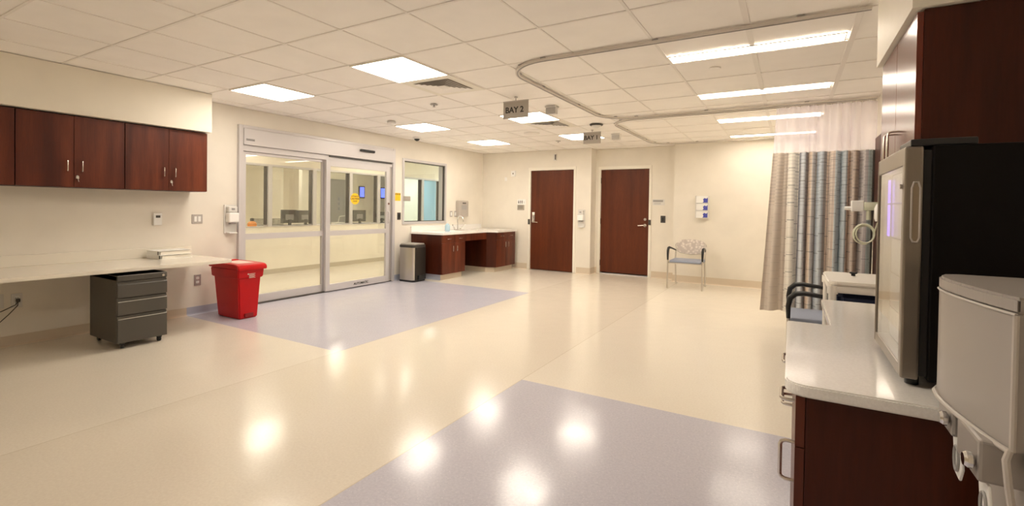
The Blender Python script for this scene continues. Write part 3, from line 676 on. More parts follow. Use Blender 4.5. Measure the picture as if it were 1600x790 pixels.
# glove dispenser
gd = thing('glove_rack', 'clear wall rack on the back wall above the chair', 'rack', (.76, YR, 1.16))
m = MB(); m.box(.655, .665, YR-.11, YR-.001, 1.16, 1.545); m.box(.858, .868, YR-.11, YR-.001, 1.16, 1.545); m.box(.665, .858, YR-.006, YR-.001, 1.16, 1.545)
for z in (1.16, 1.289, 1.418): m.box(.665, .858, YR-.11, YR-.006, z, z+.004)
m.build('rack_shell', M_whited, gd)
for k, (z, lb) in enumerate(((1.1645, 'lowest glove box in the wall rack'), (1.2935, 'middle glove box in the wall rack'), (1.4225, 'topmost glove box in the wall rack'))):
    t = thing('glove_box', 'white and blue '+lb, 'glove box', (.76, YR-.06, z), 'boxes of gloves in the wall rack')
    box(.667, .856, YR-.106, YR-.008, z, z+.118).build('carton', M_white, t)
    m = MB(); y = YR-.1062
    m.prism([(.772, z+.004), (.855, z+.004), (.855, z+.095), (.835, z+.072), (.80, z+.085), (.778, z+.060), (.790, z+.03)], y-.0008, y, axis='y'); m.build('printed_panel', M_blue, t)

# ---------------------------------------------------------------- armchairs
def armchair(label):
    t = thing('armchair', label, 'chair', (0, 0, 0), 'slate blue armchairs with black arms')
    # local frame: faces -Y, width 0.56 between front legs
    w_ = .27; yf, yb = -.25, .22
    m = MB(); m.box(-w_+.02, w_-.02, yf+.005, yb-.01, .425, .468, .019, 3); m.build('seat', M_seat, t)
    m = MB(); m.box(-w_*.55, w_*.5, yf+.06, yb-.08, .408, .4245, .006); m.build('seat_pan', M_grey, t)
    for s in (-1, 1):
        m = MB(); m.tube([(s*w_, yf, 0), (s*w_, yf, .47)], .0125, 12); m.build('leg', M_steelsoft, t)
        m = MB(); m.tube([(s*(w_-.03), yb+.07, 0), (s*(w_-.03), yb-.01, .42), (s*(w_-.03), yb+.02, .56), (s*(w_-.035), yb+.06, .72)], .0115, 12); m.build('leg', M_steelsoft, t)
        m = MB(); m.tube([(s*w_, yf, .468), (s*w_, yf-.002, .56), (s*w_, yf+.01, .625), (s*w_, yf+.045, .660), (s*w_, yf+.10, .668), (s*w_, yf+.22, .655), (s*(w_-.01), yf+.36, .63), (s*(w_-.028), yb+.02, .60)], [.014, .018, .021, .021, .019, .016, .013, .011], 12); m.build('armrest', M_black2, t)
    fr = MB(); fr.tube([(-w_+.03, yf+.03, .418), (w_-.03, yf+.03, .418)], .009, 8); fr.tube([(-w_+.03, yb-.02, .418), (w_-.03, yb-.02, .418)], .009, 8)
    for s in (-1, 1): fr.tube([(s*w_, yf, .455), (s*(w_-.02), yf+.03, .418), (s*(w_-.03), yb-.01, .418)], .009, 8)
    fr.tube([(-w_+.03, yb+.03, .60), (-.17, yb+.07, .553), (0, yb+.085, .53), (.17, yb+.07, .553), (w_-.03, yb+.03, .60)], .008, 8); fr.build('frame', M_steelsoft, t)
    # shield-shaped back with rounded lower edge
    b = bmesh.new(); n = 20; F0, F1 = [], []
    for i in range(n+1):
        u = -1+2*i/n; x = u*(w_-.012); top = .79-.035*u*u-.06*abs(u)**6; bot = .535+.075*abs(u)**2.2+.05*abs(u)**8; yc = yb+.085-.05*u*u
        F0.append([b.verts.new((x, yc-.012+(z-.53)*.12, z)) for z in (bot, bot+.01, (bot+top)/2, top-.01, top)]); F1.append([b.verts.new((x, yc+.012+(z-.53)*.12, z)) for z in (bot, bot+.01, (bot+top)/2, top-.01, top)])
    for i in range(n):
        for j in range(4):
            b.faces.new((F0[i][j], F0[i+1][j], F0[i+1][j+1], F0[i][j+1])); b.faces.new((F1[i][j], F1[i][j+1], F1[i+1][j+1], F1[i+1][j]))
        b.faces.new((F0[i][0], F1[i][0], F1[i+1][0], F0[i+1][0])); b.faces.new((F0[i][4], F0[i+1][4], F1[i+1][4], F1[i][4]))
    for i in (0, n):
        for j in range(4): b.faces.new((F0[i][j], F0[i][j+1], F1[i][j+1], F1[i][j]))
    bmesh.ops.recalc_face_normals(b, faces=b.faces)
    m = MB(); m.add(b); m.sm = True; m.build('backrest', M_backfab, t)
    return t
M_steelsoft = mat('satin_chair_tube', (.62, .58, .52), .3, .8)
M_backfab = mat('mottled_back_fabric', (.72, .66, .60), .8)
_v = N(M_backfab, 'ShaderNodeTexCoord'); _n = N(M_backfab, 'ShaderNodeTexVoronoi'); _n.inputs['Scale'].default_value = 22; L(M_backfab, _v.outputs['Object'], _n.inputs['Vector'])
_r = N(M_backfab, 'ShaderNodeValToRGB'); _r.color_ramp.elements[0].color = (.80, .74, .68, 1); _r.color_ramp.elements[1].color = (.56, .50, .46, 1); _r.color_ramp.elements[0].position = .2; _r.color_ramp.elements[1].position = .6
L(M_backfab, _n.outputs['Distance'], _r.inputs['Fac']); L(M_backfab, _r.outputs['Color'], bsdf(M_backfab).inputs['Base Color'])
a1 = armchair('armchair with slate blue seat against the back wall'); a1.location = (.622, 6.14, 0)
dup(a1, (2.345, 2.26, 0), 'armchair with black arms behind the right counter, beside the curtain', rotz=-math.pi/2)

# ---------------------------------------------------------------- ceiling fixtures
def vent(i, j, label):
    x0, y0 = i*G, j*G; t = thing('air_vent', label, 'air vent', (x0+G/2, y0+G/2, H-.002), 'square ceiling air vents')
    m = MB()
    def ringf(a_, b_, z0, z1):
        cx, cy = x0+G/2, y0+G/2
        m.box(cx-b_, cx+b_, cy-b_, cy-a_, z0, z1); m.box(cx-b_, cx+b_, cy+a_, cy+b_, z0, z1); m.box(cx-b_, cx-a_, cy-a_, cy+a_, z0, z1); m.box(cx+a_, cx+b_, cy-a_, cy+a_, z0, z1)
    ringf(.215, .300, H-.006, H-.002); m.build('vent_frame', M_frame, t)
    box(x0+G/2-.215, x0+G/2+.215, y0+G/2-.215, y0+G/2+.215, H-.004, H-.0025).build('duct_opening', M_sign, t)
    cx, cy = x0+G/2, y0+G/2
    for k, a_ in enumerate((.205, .165, .125, .085)):
        b = bmesh.new(); o_ = [b.verts.new((cx+sx*a_, cy+sy*a_, H-.015)) for sx, sy in ((-1, -1), (1, -1), (1, 1), (-1, 1))]; i_ = [b.verts.new((cx+sx*(a_-.030), cy+sy*(a_-.030), H-.005)) for sx, sy in ((-1, -1), (1, -1), (1, 1), (-1, 1))]
        i2 = [b.verts.new((v.co.x+(.004 if v.co.x < cx else -.004), v.co.y+(.004 if v.co.y < cy else -.004), H-.005)) for v in i_]
        o2 = [b.verts.new((v.co.x+(.003 if v.co.x < cx else -.003), v.co.y+(.003 if v.co.y < cy else -.003), H-.015)) for v in o_]
        for q in range(4):
            r_ = (q+1) % 4; b.faces.new((o_[q], o_[r_], i_[r_], i_[q])); b.faces.new((o2[q], i2[q], i2[r_], o2[r_])); b.faces.new((o_[q], o2[q], o2[r_], o_[r_])); b.faces.new((i_[q], i_[r_], i2[r_], i2[q]))
        bmesh.ops.recalc_face_normals(b, faces=b.faces); MB().add(b).build('louver', M_ceil, t)
    box(cx-.05, cx+.05, cy-.05, cy+.05, H-.015, H-.011).build('centre_plate', M_grid, t)
vent(-2, 2, 'square ceiling air vent beside the largest light panel'); vent(-2, 6, 'square ceiling air vent behind the BAY 2 sign')

def bay_sign(x0, x1, y, z0, z1, word, label):
    t = thing('bay_sign', label, 'sign', ((x0+x1)/2, y, z0), 'hanging bay signs')
    box(x0, x1, y-.004, y+.004, z0, z1, .001).build('sign_panel', M_sign, t)
    box(x0-.002, x1+.002, y-.008, y+.008, z1, z1+.012, .002).build('top_rail', M_alud, t)
    m = MB(); m.tube([((x0+x1)/2, y, z1+.012), ((x0+x1)/2, y, H-.002)], .006, 8); m.lathe([(.02, 0), (.02, .006)], ((x0+x1)/2, y, H-.008), 'z', 16); m.build('hanger', M_alud, t)
    text(word, .088, T((x0+x1)/2-.015, y-.0046, z0+.088) @ FACE_NY, t, depth=.0006)
bay_sign(-.664, -.354, 2.265, 2.262, 2.440, 'BAY 2', 'hanging taupe sign reading BAY 2'); bay_sign(-.678, -.398, 4.66, 2.283, 2.448, 'BAY 1', 'hanging taupe sign reading BAY 1')
for x, y, lb in ((-.36, 2.86, 'small ribbed box hanging from ceiling beside the BAY 2 sign'), (-.33, 5.18, 'small ribbed box hanging from ceiling beside the BAY 1 sign')):
    t = thing('ceiling_box', lb, 'ceiling device', (x, y, 2.40), 'small ribbed ceiling boxes')
    box(x-.07, x+.07, y-.05, y+.05, H-.018, H-.0015, .003).build('mount', M_whited, t); box(x-.062, x+.062, y-.035, y+.035, 2.395, H-.0185, .004).build('body', M_whited, t)
    for k in range(4): box(x-.062, x+.062, y-.038, y-.0352, 2.40+k*.018, 2.406+k*.018).build('rib', M_grey, t)
sd = thing('smoke_detector', 'white round smoke detector over the sliding door', 'smoke detector', (-2.80, 2.74, H))
MB().lathe([(.06, 0), (.062, .018), (.05, .03)], (-2.80, 2.74, H-.031)).build('base', M_whited, sd) 
MB().lathe([(.028, 0), (.045, .02), (.045, .022)], (-2.80, 2.74, H-.0535)).build('sensing_head', M_white, sd)
dc = thing('dome_camera', 'black dome camera near the left wall above the window', 'camera', (-3.53, 4.10, H))
MB().lathe([(.07, 0), (.07, .03)], (-3.53, 4.10, H-.032)).build('base', M_white, dc); MB().lathe([(.01, 0), (.035, .012), (.05, .035)], (-3.53, 4.10, H-.068)).build('dome', M_black2, dc)
dc = thing('ceiling_speaker', 'dark rimmed round fixture on ceiling above the BAY 1 sign', 'ceiling device', (-.31, 4.22, H))
MB().lathe([(.085, 0), (.095, .012), (.095, .02)], (-.31, 4.22, H-.022)).build('ring', M_dgrey, dc); MB().lathe([(.02, 0), (.06, .02), (.07, .03)], (-.31, 4.22, H-.053)).build('dome', M_whited, dc)
t = thing('round_speaker', 'flat round speaker grille on ceiling left of the BAY 1 sign', 'speaker', (-1.52, 4.55, H))
MB().lathe([(.12, 0), (.13, .006), (.13, .009)], (-1.52, 4.55, H-.011)).build('grille', M_grid, t)
for x, y, lb in ((-1.556, 2.156, 'sprinkler head between the near vent and the second light row'), (-1.50, 5.52, 'sprinkler head near the back wall left of BAY 1 sign'), (1.52, 2.10, 'flat sprinkler cover between the two nearest strip lights'), (1.49, 5.61, 'flat sprinkler cover between the two farthest strip lights')):
    t = thing('sprinkler', lb, 'sprinkler', (x, y, H), 'ceiling sprinklers')
    MB().lathe([(.042, 0), (.045, .003), (.045, .006)], (x, y, H-.0085)).build('cover_plate', M_ceil if x > 0 else M_alud, t)
    if x < 0: MB().lathe([(.018, 0), (.018, .003), (.006, .004), (.006, .022)], (x, y, H-.031)).build('deflector', M_alud, t)

# curtain tracks
def track(path, label):
    t = thing('curtain_track', label, 'curtain track', (path[0][0], path[0][1], H-.03), 'ceiling curtain tracks')
    m = MB(); m.tube([(x, y, H-.018) for x, y in path], 0, flat=(.034, .018)); m.build('rail', M_track, t)
    m = MB(); m.tube([(x, y, H-.029) for x, y in path], 0, flat=(.008, .004)); m.build('slot', M_grey, t)
    for k in range(2, len(path)-1, 5): box(path[k][0]-.02, path[k][0]+.02, path[k][1]-.02, path[k][1]+.02, H-.009, H-.0015).build('clip', M_grey, t)
M_track = mat('aluminium_track', (.70, .66, .61), .45, .1)
def line(a_, b_, n): return [(a_[0]+(b_[0]-a_[0])*i/n, a_[1]+(b_[1]-a_[1])*i/n) for i in range(n)]
track(line((2.478, 1.185), (.36, 1.185), 12)+arc(.36, 1.595, .41, 270, 180, 12)+line((-.05, 1.62), (-.05, 3.46), 10)+arc(.36, 3.46, .41, 180, 90, 12)+line((.38, 3.87), (2.84, 3.87), 12)+[(2.84, 3.87)], 'curved curtain track around the near bay')
track(line((2.84, 3.975), (.34, 3.975), 12)+arc(.34, 4.375, .40, 270, 180, 12)+line((-.06, 4.4), (-.06, 6.15), 8)+arc(.34, 6.15, .40, 180, 90, 12)+line((.36, 6.55), (2.84, 6.55), 8)+[(2.84, 6.55)], 'curved curtain track around the far bay')

# ---------------------------------------------------------------- curtain
def curtain():
    t = thing('privacy_curtain', 'striped privacy curtain with white mesh top hanging from track', 'curtain', (2.4, 3.93, .18))
    nu, top, mid, hem = 260, 2.452, 1.945, .175
    folds = []; u = 0; rnd = random.Random(3); k = 0
    def surf(u, z, mesh=False):
        v = (z-hem)/(top-hem); fl = max(0, 1-u/.16)
        x = 1.935+u*.925 - .125*(1-v)*fl - (.02*(1-v))*(1-fl)
        ph = u*2*math.pi*9.5+1.1*math.sin(u*17)
        amp = .058*(0.6+.4*(1-v))*(1-.75*fl)*(1 if not mesh else .75)
        y = 3.925+amp*math.sin(ph) - .10*fl*(1-v)
        x += .012*(1-.6*fl)*math.cos(ph)*(1-v*.4)
        if fl > 0: y += .008*math.sin(z*23+u*30)*fl
        return Vector((x, y, z))
    def sheet(z0, z1, nz, name, m, mesh):
        b = bmesh.new(); uvl = b.loops.layers.uv.new('UVMap'); V = []
        for i in range(nu+1): V.append([b.verts.new(surf(i/nu, z0+(z1-z0)*j/nz, mesh)) for j in range(nz+1)])
        for i in range(nu):
            for j in range(nz):
                f = b.faces.new((V[i][j], V[i+1][j], V[i+1][j+1], V[i][j+1])); f.smooth = True
                for lp, (ii, jj) in zip(f.loops, ((i, j), (i+1, j), (i+1, j+1), (i, j+1))): lp[uvl].uv = (ii/nu, z0+(z1-z0)*jj/nz)
        bmesh.ops.translate(b, vec=-wloc(t), verts=b.verts)
        me = bpy.data.meshes.new(name); b.to_mesh(me); b.free(); me.materials.append(m); o = bpy.data.objects.new(name, me); COL.objects.link(o); o.parent = t
        return o
    # cloth
    m = mat('striped_curtain_cloth', (.6, .6, .6), .85, spec=.2); uv = N(m, 'ShaderNodeUVMap', uv_map='UVMap'); sp = N(m, 'ShaderNodeSeparateXYZ'); L(m, uv.outputs[0], sp.inputs[0])
    r = N(m, 'ShaderNodeValToRGB'); r.color_ramp.interpolation = 'CONSTANT'; e = r.color_ramp.elements
    tan, cream, slate, blue, taupe, grey, teal = (.80, .71, .63), (.90, .87, .80), (.36, .37, .42), (.64, .68, .74), (.55, .47, .42), (.72, .69, .68), (.38, .45, .49)
    pal = [(0, (.66, .59, .52)), (.135, (.56, .49, .43)), (.15, cream), (.26, slate), (.285, blue), (.315, slate), (.335, taupe), (.355, (.70, .58, .48)), (.385, grey), (.42, (.66, .62, .56)), (.445, (.56, .62, .69)), (.50, (.40, .40, .42)), (.525, tan), (.55, taupe), (.57, tan), (.60, taupe), (.615, (.58, .64, .68)), (.70, (.46, .51, .56)), (.725, tan), (.775, taupe), (.80, (.62, .52, .44)), (.82, taupe), (.845, (.56, .53, .53)), (.90, (.36, .33, .34)), (.92, (.46, .53, .56)), (.955, (.10, .09, .09)), (.985, (.07, .05, .045))]
    e[0].position = 0; e[0].color = (*pal[0][1], 1); e[1].position = pal[1][0]; e[1].color = (*pal[1][1], 1)
    for p_, c_ in pal[2:]: q = e.new(p_); q.color = (*c_, 1)
    L(m, sp.outputs[0], r.inputs['Fac'])
    # broken horizontal threads, offset from band to band
    fl = N(m, 'ShaderNodeMath', operation='MULTIPLY'); L(m, sp.outputs[0], fl.inputs[0]); fl.inputs[1].default_value = 19
    flo = N(m, 'ShaderNodeMath', operation='FLOOR'); L(m, fl.outputs[0], flo.inputs[0])
    wn = N(m, 'ShaderNodeTexWhiteNoise', noise_dimensions='1D'); L(m, flo.outputs[0], wn.inputs['W'])
    def lines(freq, width, useoff):
        a_ = N(m, 'ShaderNodeMath', operation='MULTIPLY'); L(m, sp.outputs[1], a_.inputs[0]); a_.inputs[1].default_value = freq
        b_ = N(m, 'ShaderNodeMath', operation='ADD'); L(m, a_.outputs[0], b_.inputs[0])
        if useoff: L(m, wn.outputs['Value'], b_.inputs[1])
        else: b_.inputs[1].default_value = 0
        c_ = N(m, 'ShaderNodeMath', operation='FRACT'); L(m, b_.outputs[0], c_.inputs[0]); d_ = N(m, 'ShaderNodeMath', operation='LESS_THAN'); L(m, c_.outputs[0], d_.inputs[0]); d_.inputs[1].default_value = width; return d_.outputs[0]
    l1 = lines(5.2, .035, True); l2 = lines(11, .05, True); gt = N(m, 'ShaderNodeMath', operation='GREATER_THAN'); L(m, sp.outputs[1], gt.inputs[0]); gt.inputs[1].default_value = 1.35
    l3 = lines(26, .16, True); l3g = N(m, 'ShaderNodeMath', operation='MULTIPLY'); L(m, l3, l3g.inputs[0]); L(m, gt.outputs[0], l3g.inputs[1])
    def dark(colr, fac, k):
        f_ = N(m, 'ShaderNodeMath', operation='MULTIPLY'); L(m, fac, f_.inputs[0]); f_.inputs[1].default_value = k
        x_ = N(m, 'ShaderNodeMix', data_type='RGBA'); L(m, f_.outputs[0], x_.inputs['Factor']); L(m, colr, x_.inputs['A']); x_.inputs['B'].default_value = (.10, .11, .13, 1); return x_.outputs['Result']
    inb = N(m, 'ShaderNodeMath', operation='GREATER_THAN'); L(m, sp.outputs[0], inb.inputs[0]); inb.inputs[1].default_value = .145
    l1m = N(m, 'ShaderNodeMath', operation='MULTIPLY'); L(m, l1, l1m.inputs[0]); L(m, inb.outputs[0], l1m.inputs[1])
    cc = dark(dark(dark(r.outputs['Color'], l1m.outputs[0], .6), l2, .22), l3g.outputs[0], .28); L(m, cc, bsdf(m).inputs['Base Color'])
    sheet(hem, mid, 60, 'cloth', m, False)
    # mesh top
    w_ = bpy.data.materials.new('white_mesh_netting'); w_.use_nodes = True; w_.node_tree.nodes.clear()
    o = N(w_, 'ShaderNodeOutputMaterial'); mx = N(w_, 'ShaderNodeMixShader'); tr = N(w_, 'ShaderNodeBsdfTransparent'); df = N(w_, 'ShaderNodeBsdfDiffuse'); tl = N(w_, 'ShaderNodeBsdfTranslucent'); m2 = N(w_, 'ShaderNodeMixShader')
    df.inputs[0].default_value = (.93, .90, .98, 1); tl.inputs[0].default_value = (.93, .89, .98, 1); m2.inputs[0].default_value = .45; mx.inputs[0].default_value = .72
    L(w_, df.outputs[0], m2.inputs[1]); L(w_, tl.outputs[0], m2.inputs[2]); L(w_, tr.outputs[0], mx.inputs[1]); L(w_, m2.outputs[0], mx.inputs[2]); L(w_, mx.outputs[0], o.inputs[0])
    sheet(mid+.001, top, 12, 'mesh_top', w_, True)
    b = MB()
    for k in range(17):
        p_ = surf((k+.5)/17, top, True); b.tube([(p_.x, p_.y, top-.012), (p_.x+.004, p_.y-.004, top+.008)], .004, 6)
    b.build('hooks', M_white, t)
curtain()

# ---------------------------------------------------------------- right wall
hw = thing('headwall_panel', 'dark wood headwall panel between curtain and fridge', 'panel', (XR, 2.9, .9))
box(XR-.03, XR-.001, 1.30, 3.84, .25, 2.05, .003).build('panel', M_woodd, hw)
box(XR-.033, XR-.0301, 1.30, 3.84, 1.30, 1.31).build('reveal', M_black, hw)
vr = thing('suction_regulator', 'white suction regulator on the right wall panel', 'regulator', (2.80, 3.62, 1.25))
m = MB(); m.box(2.60, 2.70, 3.37, 3.44, 1.30, 1.405, .008); m.build('regulator_body', M_white, vr)
m = MB(); m.lathe([(.018, 0), (.018, .0495)], (2.55, 3.40, 1.33), 'x', 16); m.build('knob', M_white, vr)
m = MB(); m.box(2.7005, XR-.0345, 3.37, 3.44, 1.31, 1.39, .008); m.lathe([(.02, 0), (.02, .10)], (2.74, 3.40, 1.22), 'z', 16); m.build('gas_outlet', M_tube, vr)
fm = thing('flow_meter', 'white oxygen flow meter beside the suction regulator', 'flow meter', (2.79, 3.22, 1.21)); m = MB(); m.lathe([(.022, 0), (.030, .03), (.030, .12), (.015, .16)], (2.79, 3.22, 1.21)); m.tube([(2.79, 3.22, 1.30), (2.825, 3.22, 1.30)], .018); m.build('meter_body', M_white, fm)
cl = MB(); pts = []
for k in range(64):
    a_ = k/64*2*math.pi*2.6; rr = .088+.010*math.sin(a_*.5); pts.append((2.70+rr*math.cos(a_)*.85+.006*k/64, 3.33+.03*math.sin(a_*.4), 1.085+rr*math.sin(a_)))
pts = [(2.79, 3.23, 1.20), (2.785, 3.26, 1.165)]+pts
cl.tube(pts, .007, 8); tag(cl.build('oxygen_tubing', M_tube), 'coiled pale tubing hanging below the suction regulator', 'tubing')

def base_unit(x, y0, y1, label, rows):
    t = thing('base_cabinet', label, 'cabinet', (2.5, (y0+y1)/2, 0), 'dark base cabinets under the right counter')
    box(x+.022, XR-.002, y0, y1, .10, .829).build('body', M_woodd, t)
    box(x+.07, XR-.01, y0+.01, y1-.01, 0, .0995).build('toe_kick', M_covb, t)
    for a_, b_ in rows:
        dw = box(x, x+.021, y0+.0015, y1-.0015, a_, b_, .001, 1).build('drawer', M_wood, t)
        pull(MB(), (x, (y0+y1)/2, (a_+b_)/2 if b_-a_ < .3 else b_-.08), .11, (0, 1, 0), (-1, 0, 0), .032, .005).build('handle', M_chrome, dw)
    return t
t = thing('base_cabinet', 'dark cherry base cabinet at the near end of right counter', 'cabinet', (2.5, -.65, 0), 'dark base cabinets under the right counter')
box(2.136, XR-.002, -.885, -.485, .10, .829).build('body', M_woodd, t); box(2.19, XR-.01, -.87, -.49, 0, .0995).build('toe_kick', M_covb, t)
dw = box(2.114, 2.135, -.883, -.487, .70, .826, .001, 1).build('drawer', M_wood, t); pull(MB(), (2.114, -.72, .775), .10, (0, 1, 0), (-1, 0, 0), .032, .005).build('handle', M_chrome, dw)
dr = box(2.114, 2.135, -.883, -.487, .102, .697, .001, 1).build('door', M_wood, t); pull(MB(), (2.114, -.855, .645), .10, (0, 0, 1), (-1, 0, 0), .032, .005)
dr.name = 'door'
pull(MB(), (2.114, -.835, .64), .10, (0, 0, 1), (-1, 0, 0), .032, .005).build('handle', M_chrome, dr)
base_unit(2.114, -.483, -.115, 'dark cherry base cabinet behind the nearest one', ((.70, .826), (.102, .697)))
base_unit(2.255, -.112, .50, 'dark cherry base cabinet under the narrow far end of right counter', ((.70, .826), (.102, .697)))
rc = thing('right_counter', 'white glossy counter under the fridge on the right', 'counter', (2.5, -.2, .83))
x0, yn = 2.090, -.90
pts = [(XR-.001, yn)]+arc(x0+.05, yn+.05, .05, 270, 180, 6)+[(x0, -.105), (2.232, -.105), (2.232, .52), (XR-.001, .52)]
m = MB(); m.prism(pts, .830, .860, bev=.004); m.build('worktop', M_quartz, rc)
box(XR-.02, XR-.0011, yn, .52, .8605, .95, .002).build('backsplash', M_quartz, rc)

# fridge
fr = thing('glass_door_fridge', 'black countertop fridge with glass door and steel side frame', 'fridge', (2.6, -.57, .8605))
fx, y0, y1, zb, zt = 2.333, -.775, -.36, .880, 1.447
box(fx+.052, XR-.03, y0, y1, zb, zt, .004).build('cabinet', M_fridgeblack, fr)
dm = MB(); dm.box(fx, fx+.036, y0, y0+.030, zb, zt, .005); dm.box(fx, fx+.036, y1-.012, y1, zb, zt, .004); dm.box(fx+.001, fx+.035, y0+.030, y1-.012, zb, zb+.028, .002); dm.box(fx+.001, fx+.035, y0+.030, y1-.012, zt-.045, zt, .002)
dr = dm.build('door', mat('brushed_steel_warm', (.27, .235, .20), .28, .85), fr)
box(fx+.004, fx+.009, y0+.030, y1-.012, zb+.028, zt-.045).build('door_glass', M_fglass, dr)
m = MB(); m.tube([(fx+.014, y0-.001, 1.225), (fx+.014, y0-.001, 1.345), (fx+.018, y0-.001, 1.36), (fx+.026, y0-.001, 1.36), (fx+.030, y0-.001, 1.345), (fx+.030, y0-.001, 1.225), (fx+.026, y0-.001, 1.215), (fx+.018, y0-.001, 1.215)], .0022, 8, closed=True); hr = m.build('handle_rim', M_displ, dr)
box(fx+.015, fx+.029, y0-.0015, y0+.001, 1.218, 1.357).build('handle_recess', mat('recess_bronze', (.30, .24, .17), .4, .5), dr)
MB().lathe([(.006, 0), (.006, .006)], (fx-.005, y0+.028, 1.35), 'x', 14).build('lock', M_chrome, dr)
box(fx+.0365, fx+.0515, y0+.008, y1-.008, zb+.01, zt-.01).build('gasket', M_black, fr)
iw = M_white
m = MB(); m.box(fx+.038, fx+.051, y1-.065, y1-.055, zb+.06, zt-.08); 
box(fx+.0362, fx+.0364, y0+.032, y1-.014, zb+.03, zt-.047).build('interior', mat('fridge_interior', (.75, .74, .76), .5), fr); m.bm.free()
box(fx+.024, fx+.030, y1-.022, y1-.017, zb+.33, zt-.06).build('violet_light', M_violet, fr)
for k in range(4): box(fx+.020, fx+.034, y0+.04, y1-.035, zb+.13+k*.10, zb+.134+k*.10).build('shelf', M_steel, fr)
m = MB(); m.box(fx+.012, fx+.135, y0+.012, y0+.15, zt+.0005, zt+.018, .003); m.build('hinge_cover', M_black2, fr)
for x in (fx+.03, fx+.40):
    for y in (y0+.04, y1-.04): MB().lathe([(.014, 0), (.014, .019)], (x, y, .8605), 'z', 12).build('foot', M_black2, fr)

# wall cabinet on the right
rw = thing('wall_cabinet', 'dark cherry wall cabinet above the fridge, handles at its front', 'cabinet', (2.68, .5, 1.41))
box(2.521, XR-.002, .105, .90, 1.41, 2.062).build('body', M_woodd, rw)
for a_, b_, hy in ((.105, .501, .455), (.504, .90, .55)):
    dr = box(2.50, 2.520, a_, b_, 1.412, 2.055, .001, 1).build('door', wood('cherry_laminate_gloss', (.105, .017, .008), (.185, .036, .017), .22) if hy < .5 else bpy.data.materials['cherry_laminate_gloss'], rw)
    pull(MB(), (2.50, hy, 1.585), .13, (0, 0, 1), (-1, 0, 0), .034, .005).build('handle', M_chrome, dr)

# white hamper cart
hc = thing('linen_cart', 'white tube framed linen cart with lid and navy bag', 'cart', (2.58, 1.60, 0))
M_pvc = mat('white_pvc', (.86, .83, .77), .3)
x0, x1, y0, y1 = 2.33, 2.80, 1.32, 1.88
for x in (x0, x1):
    for y in (y0, y1):
        m = MB(); m.tube([(x, y, .07), (x, y, .80)], .021, 14); m.build('post', M_pvc, hc)
        m = MB(); m.lathe([(.03, -.011), (.034, -.007), (.034, .007), (.03, .011)], (x, y, .035), 'y', 18); m.build('caster', M_grey, hc)
for z, nm in ((.10, 'lower_frame'), (.81, 'upper_frame')):
    m = MB(); m.tube([(x0, y0, z), (x1, y0, z)], .024, 14); m.tube([(x0, y1, z), (x1, y1, z)], .024, 14); m.tube([(x0, y0, z), (x0, y1, z)], .024, 14); m.tube([(x1, y0, z), (x1, y1, z)], .024, 14)
    for x in (x0, x1):
        for y in (y0, y1): m.lathe([(.029, 0), (.029, .05)], (x, y, z-.030), 'z', 16)
    m.build(nm, M_pvc, hc)
m = MB(); m.prism(arc(x0+.03, y0+.03, .055, 180, 270, 6)+arc(x1-.03, y0+.03, .055, 270, 360, 6)+arc(x1-.03, y1-.03, .055, 0, 90, 6)+arc(x0+.03, y1-.03, .055, 90, 180, 6), .836, .858, bev=.007); m.build('lid', M_pvc, hc)
m = MB(); m.lathe([(.012, 0), (.012, .012), (.022, .016), (.022, .024)], (2.47, 1.70, .8585)); m.build('lid_knob', M_black2, hc)
m = MB(); taper_box(m, (x0+.05, x1-.05, y0+.05, y1-.05), (x0+.028, x1-.028, y0+.028, y1-.028), .20, .785, .03); m.build('bag', M_navy, hc)

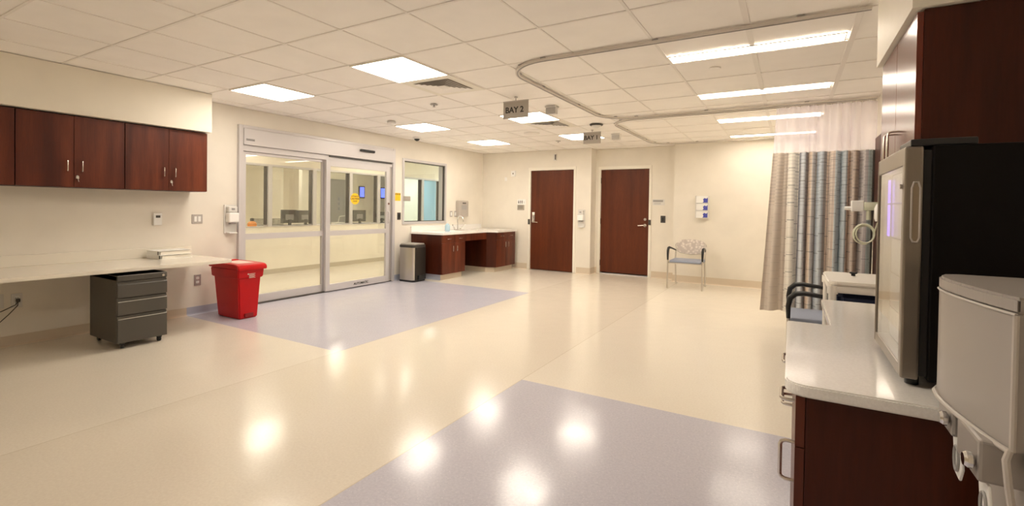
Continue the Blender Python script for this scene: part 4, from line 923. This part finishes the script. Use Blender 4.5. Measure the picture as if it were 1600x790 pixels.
# ice and water dispenser at the right edge
ic = thing('ice_dispenser', 'warm grey ice and water dispenser on pedestal, right edge of photo', 'dispenser', (2.6, -1.14, 0))
yA, yB, xf, xb = -1.30, -.985, 2.381, 2.80
front = [(2.381, -1.30), (2.3805, -1.297), (2.372, -1.265), (2.364, -1.23), (2.357, -1.19), (2.351, -1.15), (2.347, -1.11), (2.346, -1.07), (2.350, -1.03), (2.362, -1.00), (2.385, -.985)]
out = [(xb, yA)]+front+[(xb, yB)]
def scl(pts, k): return [(x+(2.6-x)*k, y+(-1.155-y)*k) for x, y in pts]
m = MB(); m.prism(out, .938, 1.138); m.sm = True; m.build('housing', M_disp, ic)
m = MB(); m.prism(scl(out, -.003), 1.1385, 1.163, bev=.004); lidm = m.build('top_cover', M_disp, ic)
for k in range(7): box(2.46+k*.03, 2.475+k*.03, -1.22, -1.09, 1.1632, 1.166).build('top_vent_slot', M_grey, lidm)
m = MB(); m.tube([(x-.001, y, 1.138) for x, y in front], .0022, 8); m.build('top_edge_trim', M_displ, ic)
m = MB(); lower = [(x-.003, y, .936) for x, y in front]; m.tube(lower, .0042, 8)
m.tube([(xf-.004, yA-.001, .940), (xf-.008, yA-.002, .925), (xf-.005, yA-.003, .89), (xf+.0, yA-.003, .85), (xf-.006, yA-.0, .81), (xf-.02, yA+.01, .78), (xf-.02, yA+.012, .745)], [.0045, .005, .005, .005, .005, .005, .0045], 8); m.build('lower_edge_trim', M_displ, ic)
m = MB(); m.tube([(xf-.001, yA, .938), (xf-.001, yA, 1.137)], .004, 8); m.build('corner_trim', M_displ, ic)
box(xf+.02, xb, yA+.002, yA+.03, 0.0, .9375, .003).build('side_panel', M_displ, ic)
box(xf+.055, xb, yA+.0305, yB-.005, .0, .9375, .004).build('pedestal', M_displ, ic)
for k, (ya, yb_, zb_) in enumerate(((-1.135, -1.045, .885), (-1.275, -1.165, .872))):
    hd_ = box(2.350, xf+.0545, ya, yb_, zb_, .9375, .005).build('valve_block', M_disp, ic)
    m = MB(); m.lathe([(.0095, 0), (.0125, .004), (.0125, .010), (.007, .014)], (2.335, ya+.012, zb_+.028), 'x', 16); m.build('chrome_button', M_steel, hd_)
    m = MB(); m.prism([(ya+.0, zb_-.002), (ya+.045, zb_-.002), (ya+.03, zb_-.07), (ya+.0, zb_-.075), (ya-.015, zb_-.05)], 2.362, 2.366, axis='x', bev=.001); pd = m.build('lever_paddle', M_white, hd_)
    m = MB(); m.tube([(2.360, ya+.012+.013*math.cos(a_*math.pi/12), zb_-.040+.022*math.sin(a_*math.pi/12)) for a_ in range(24)], .0022, 6, closed=True); m.build('oval_ring', M_grey, pd)
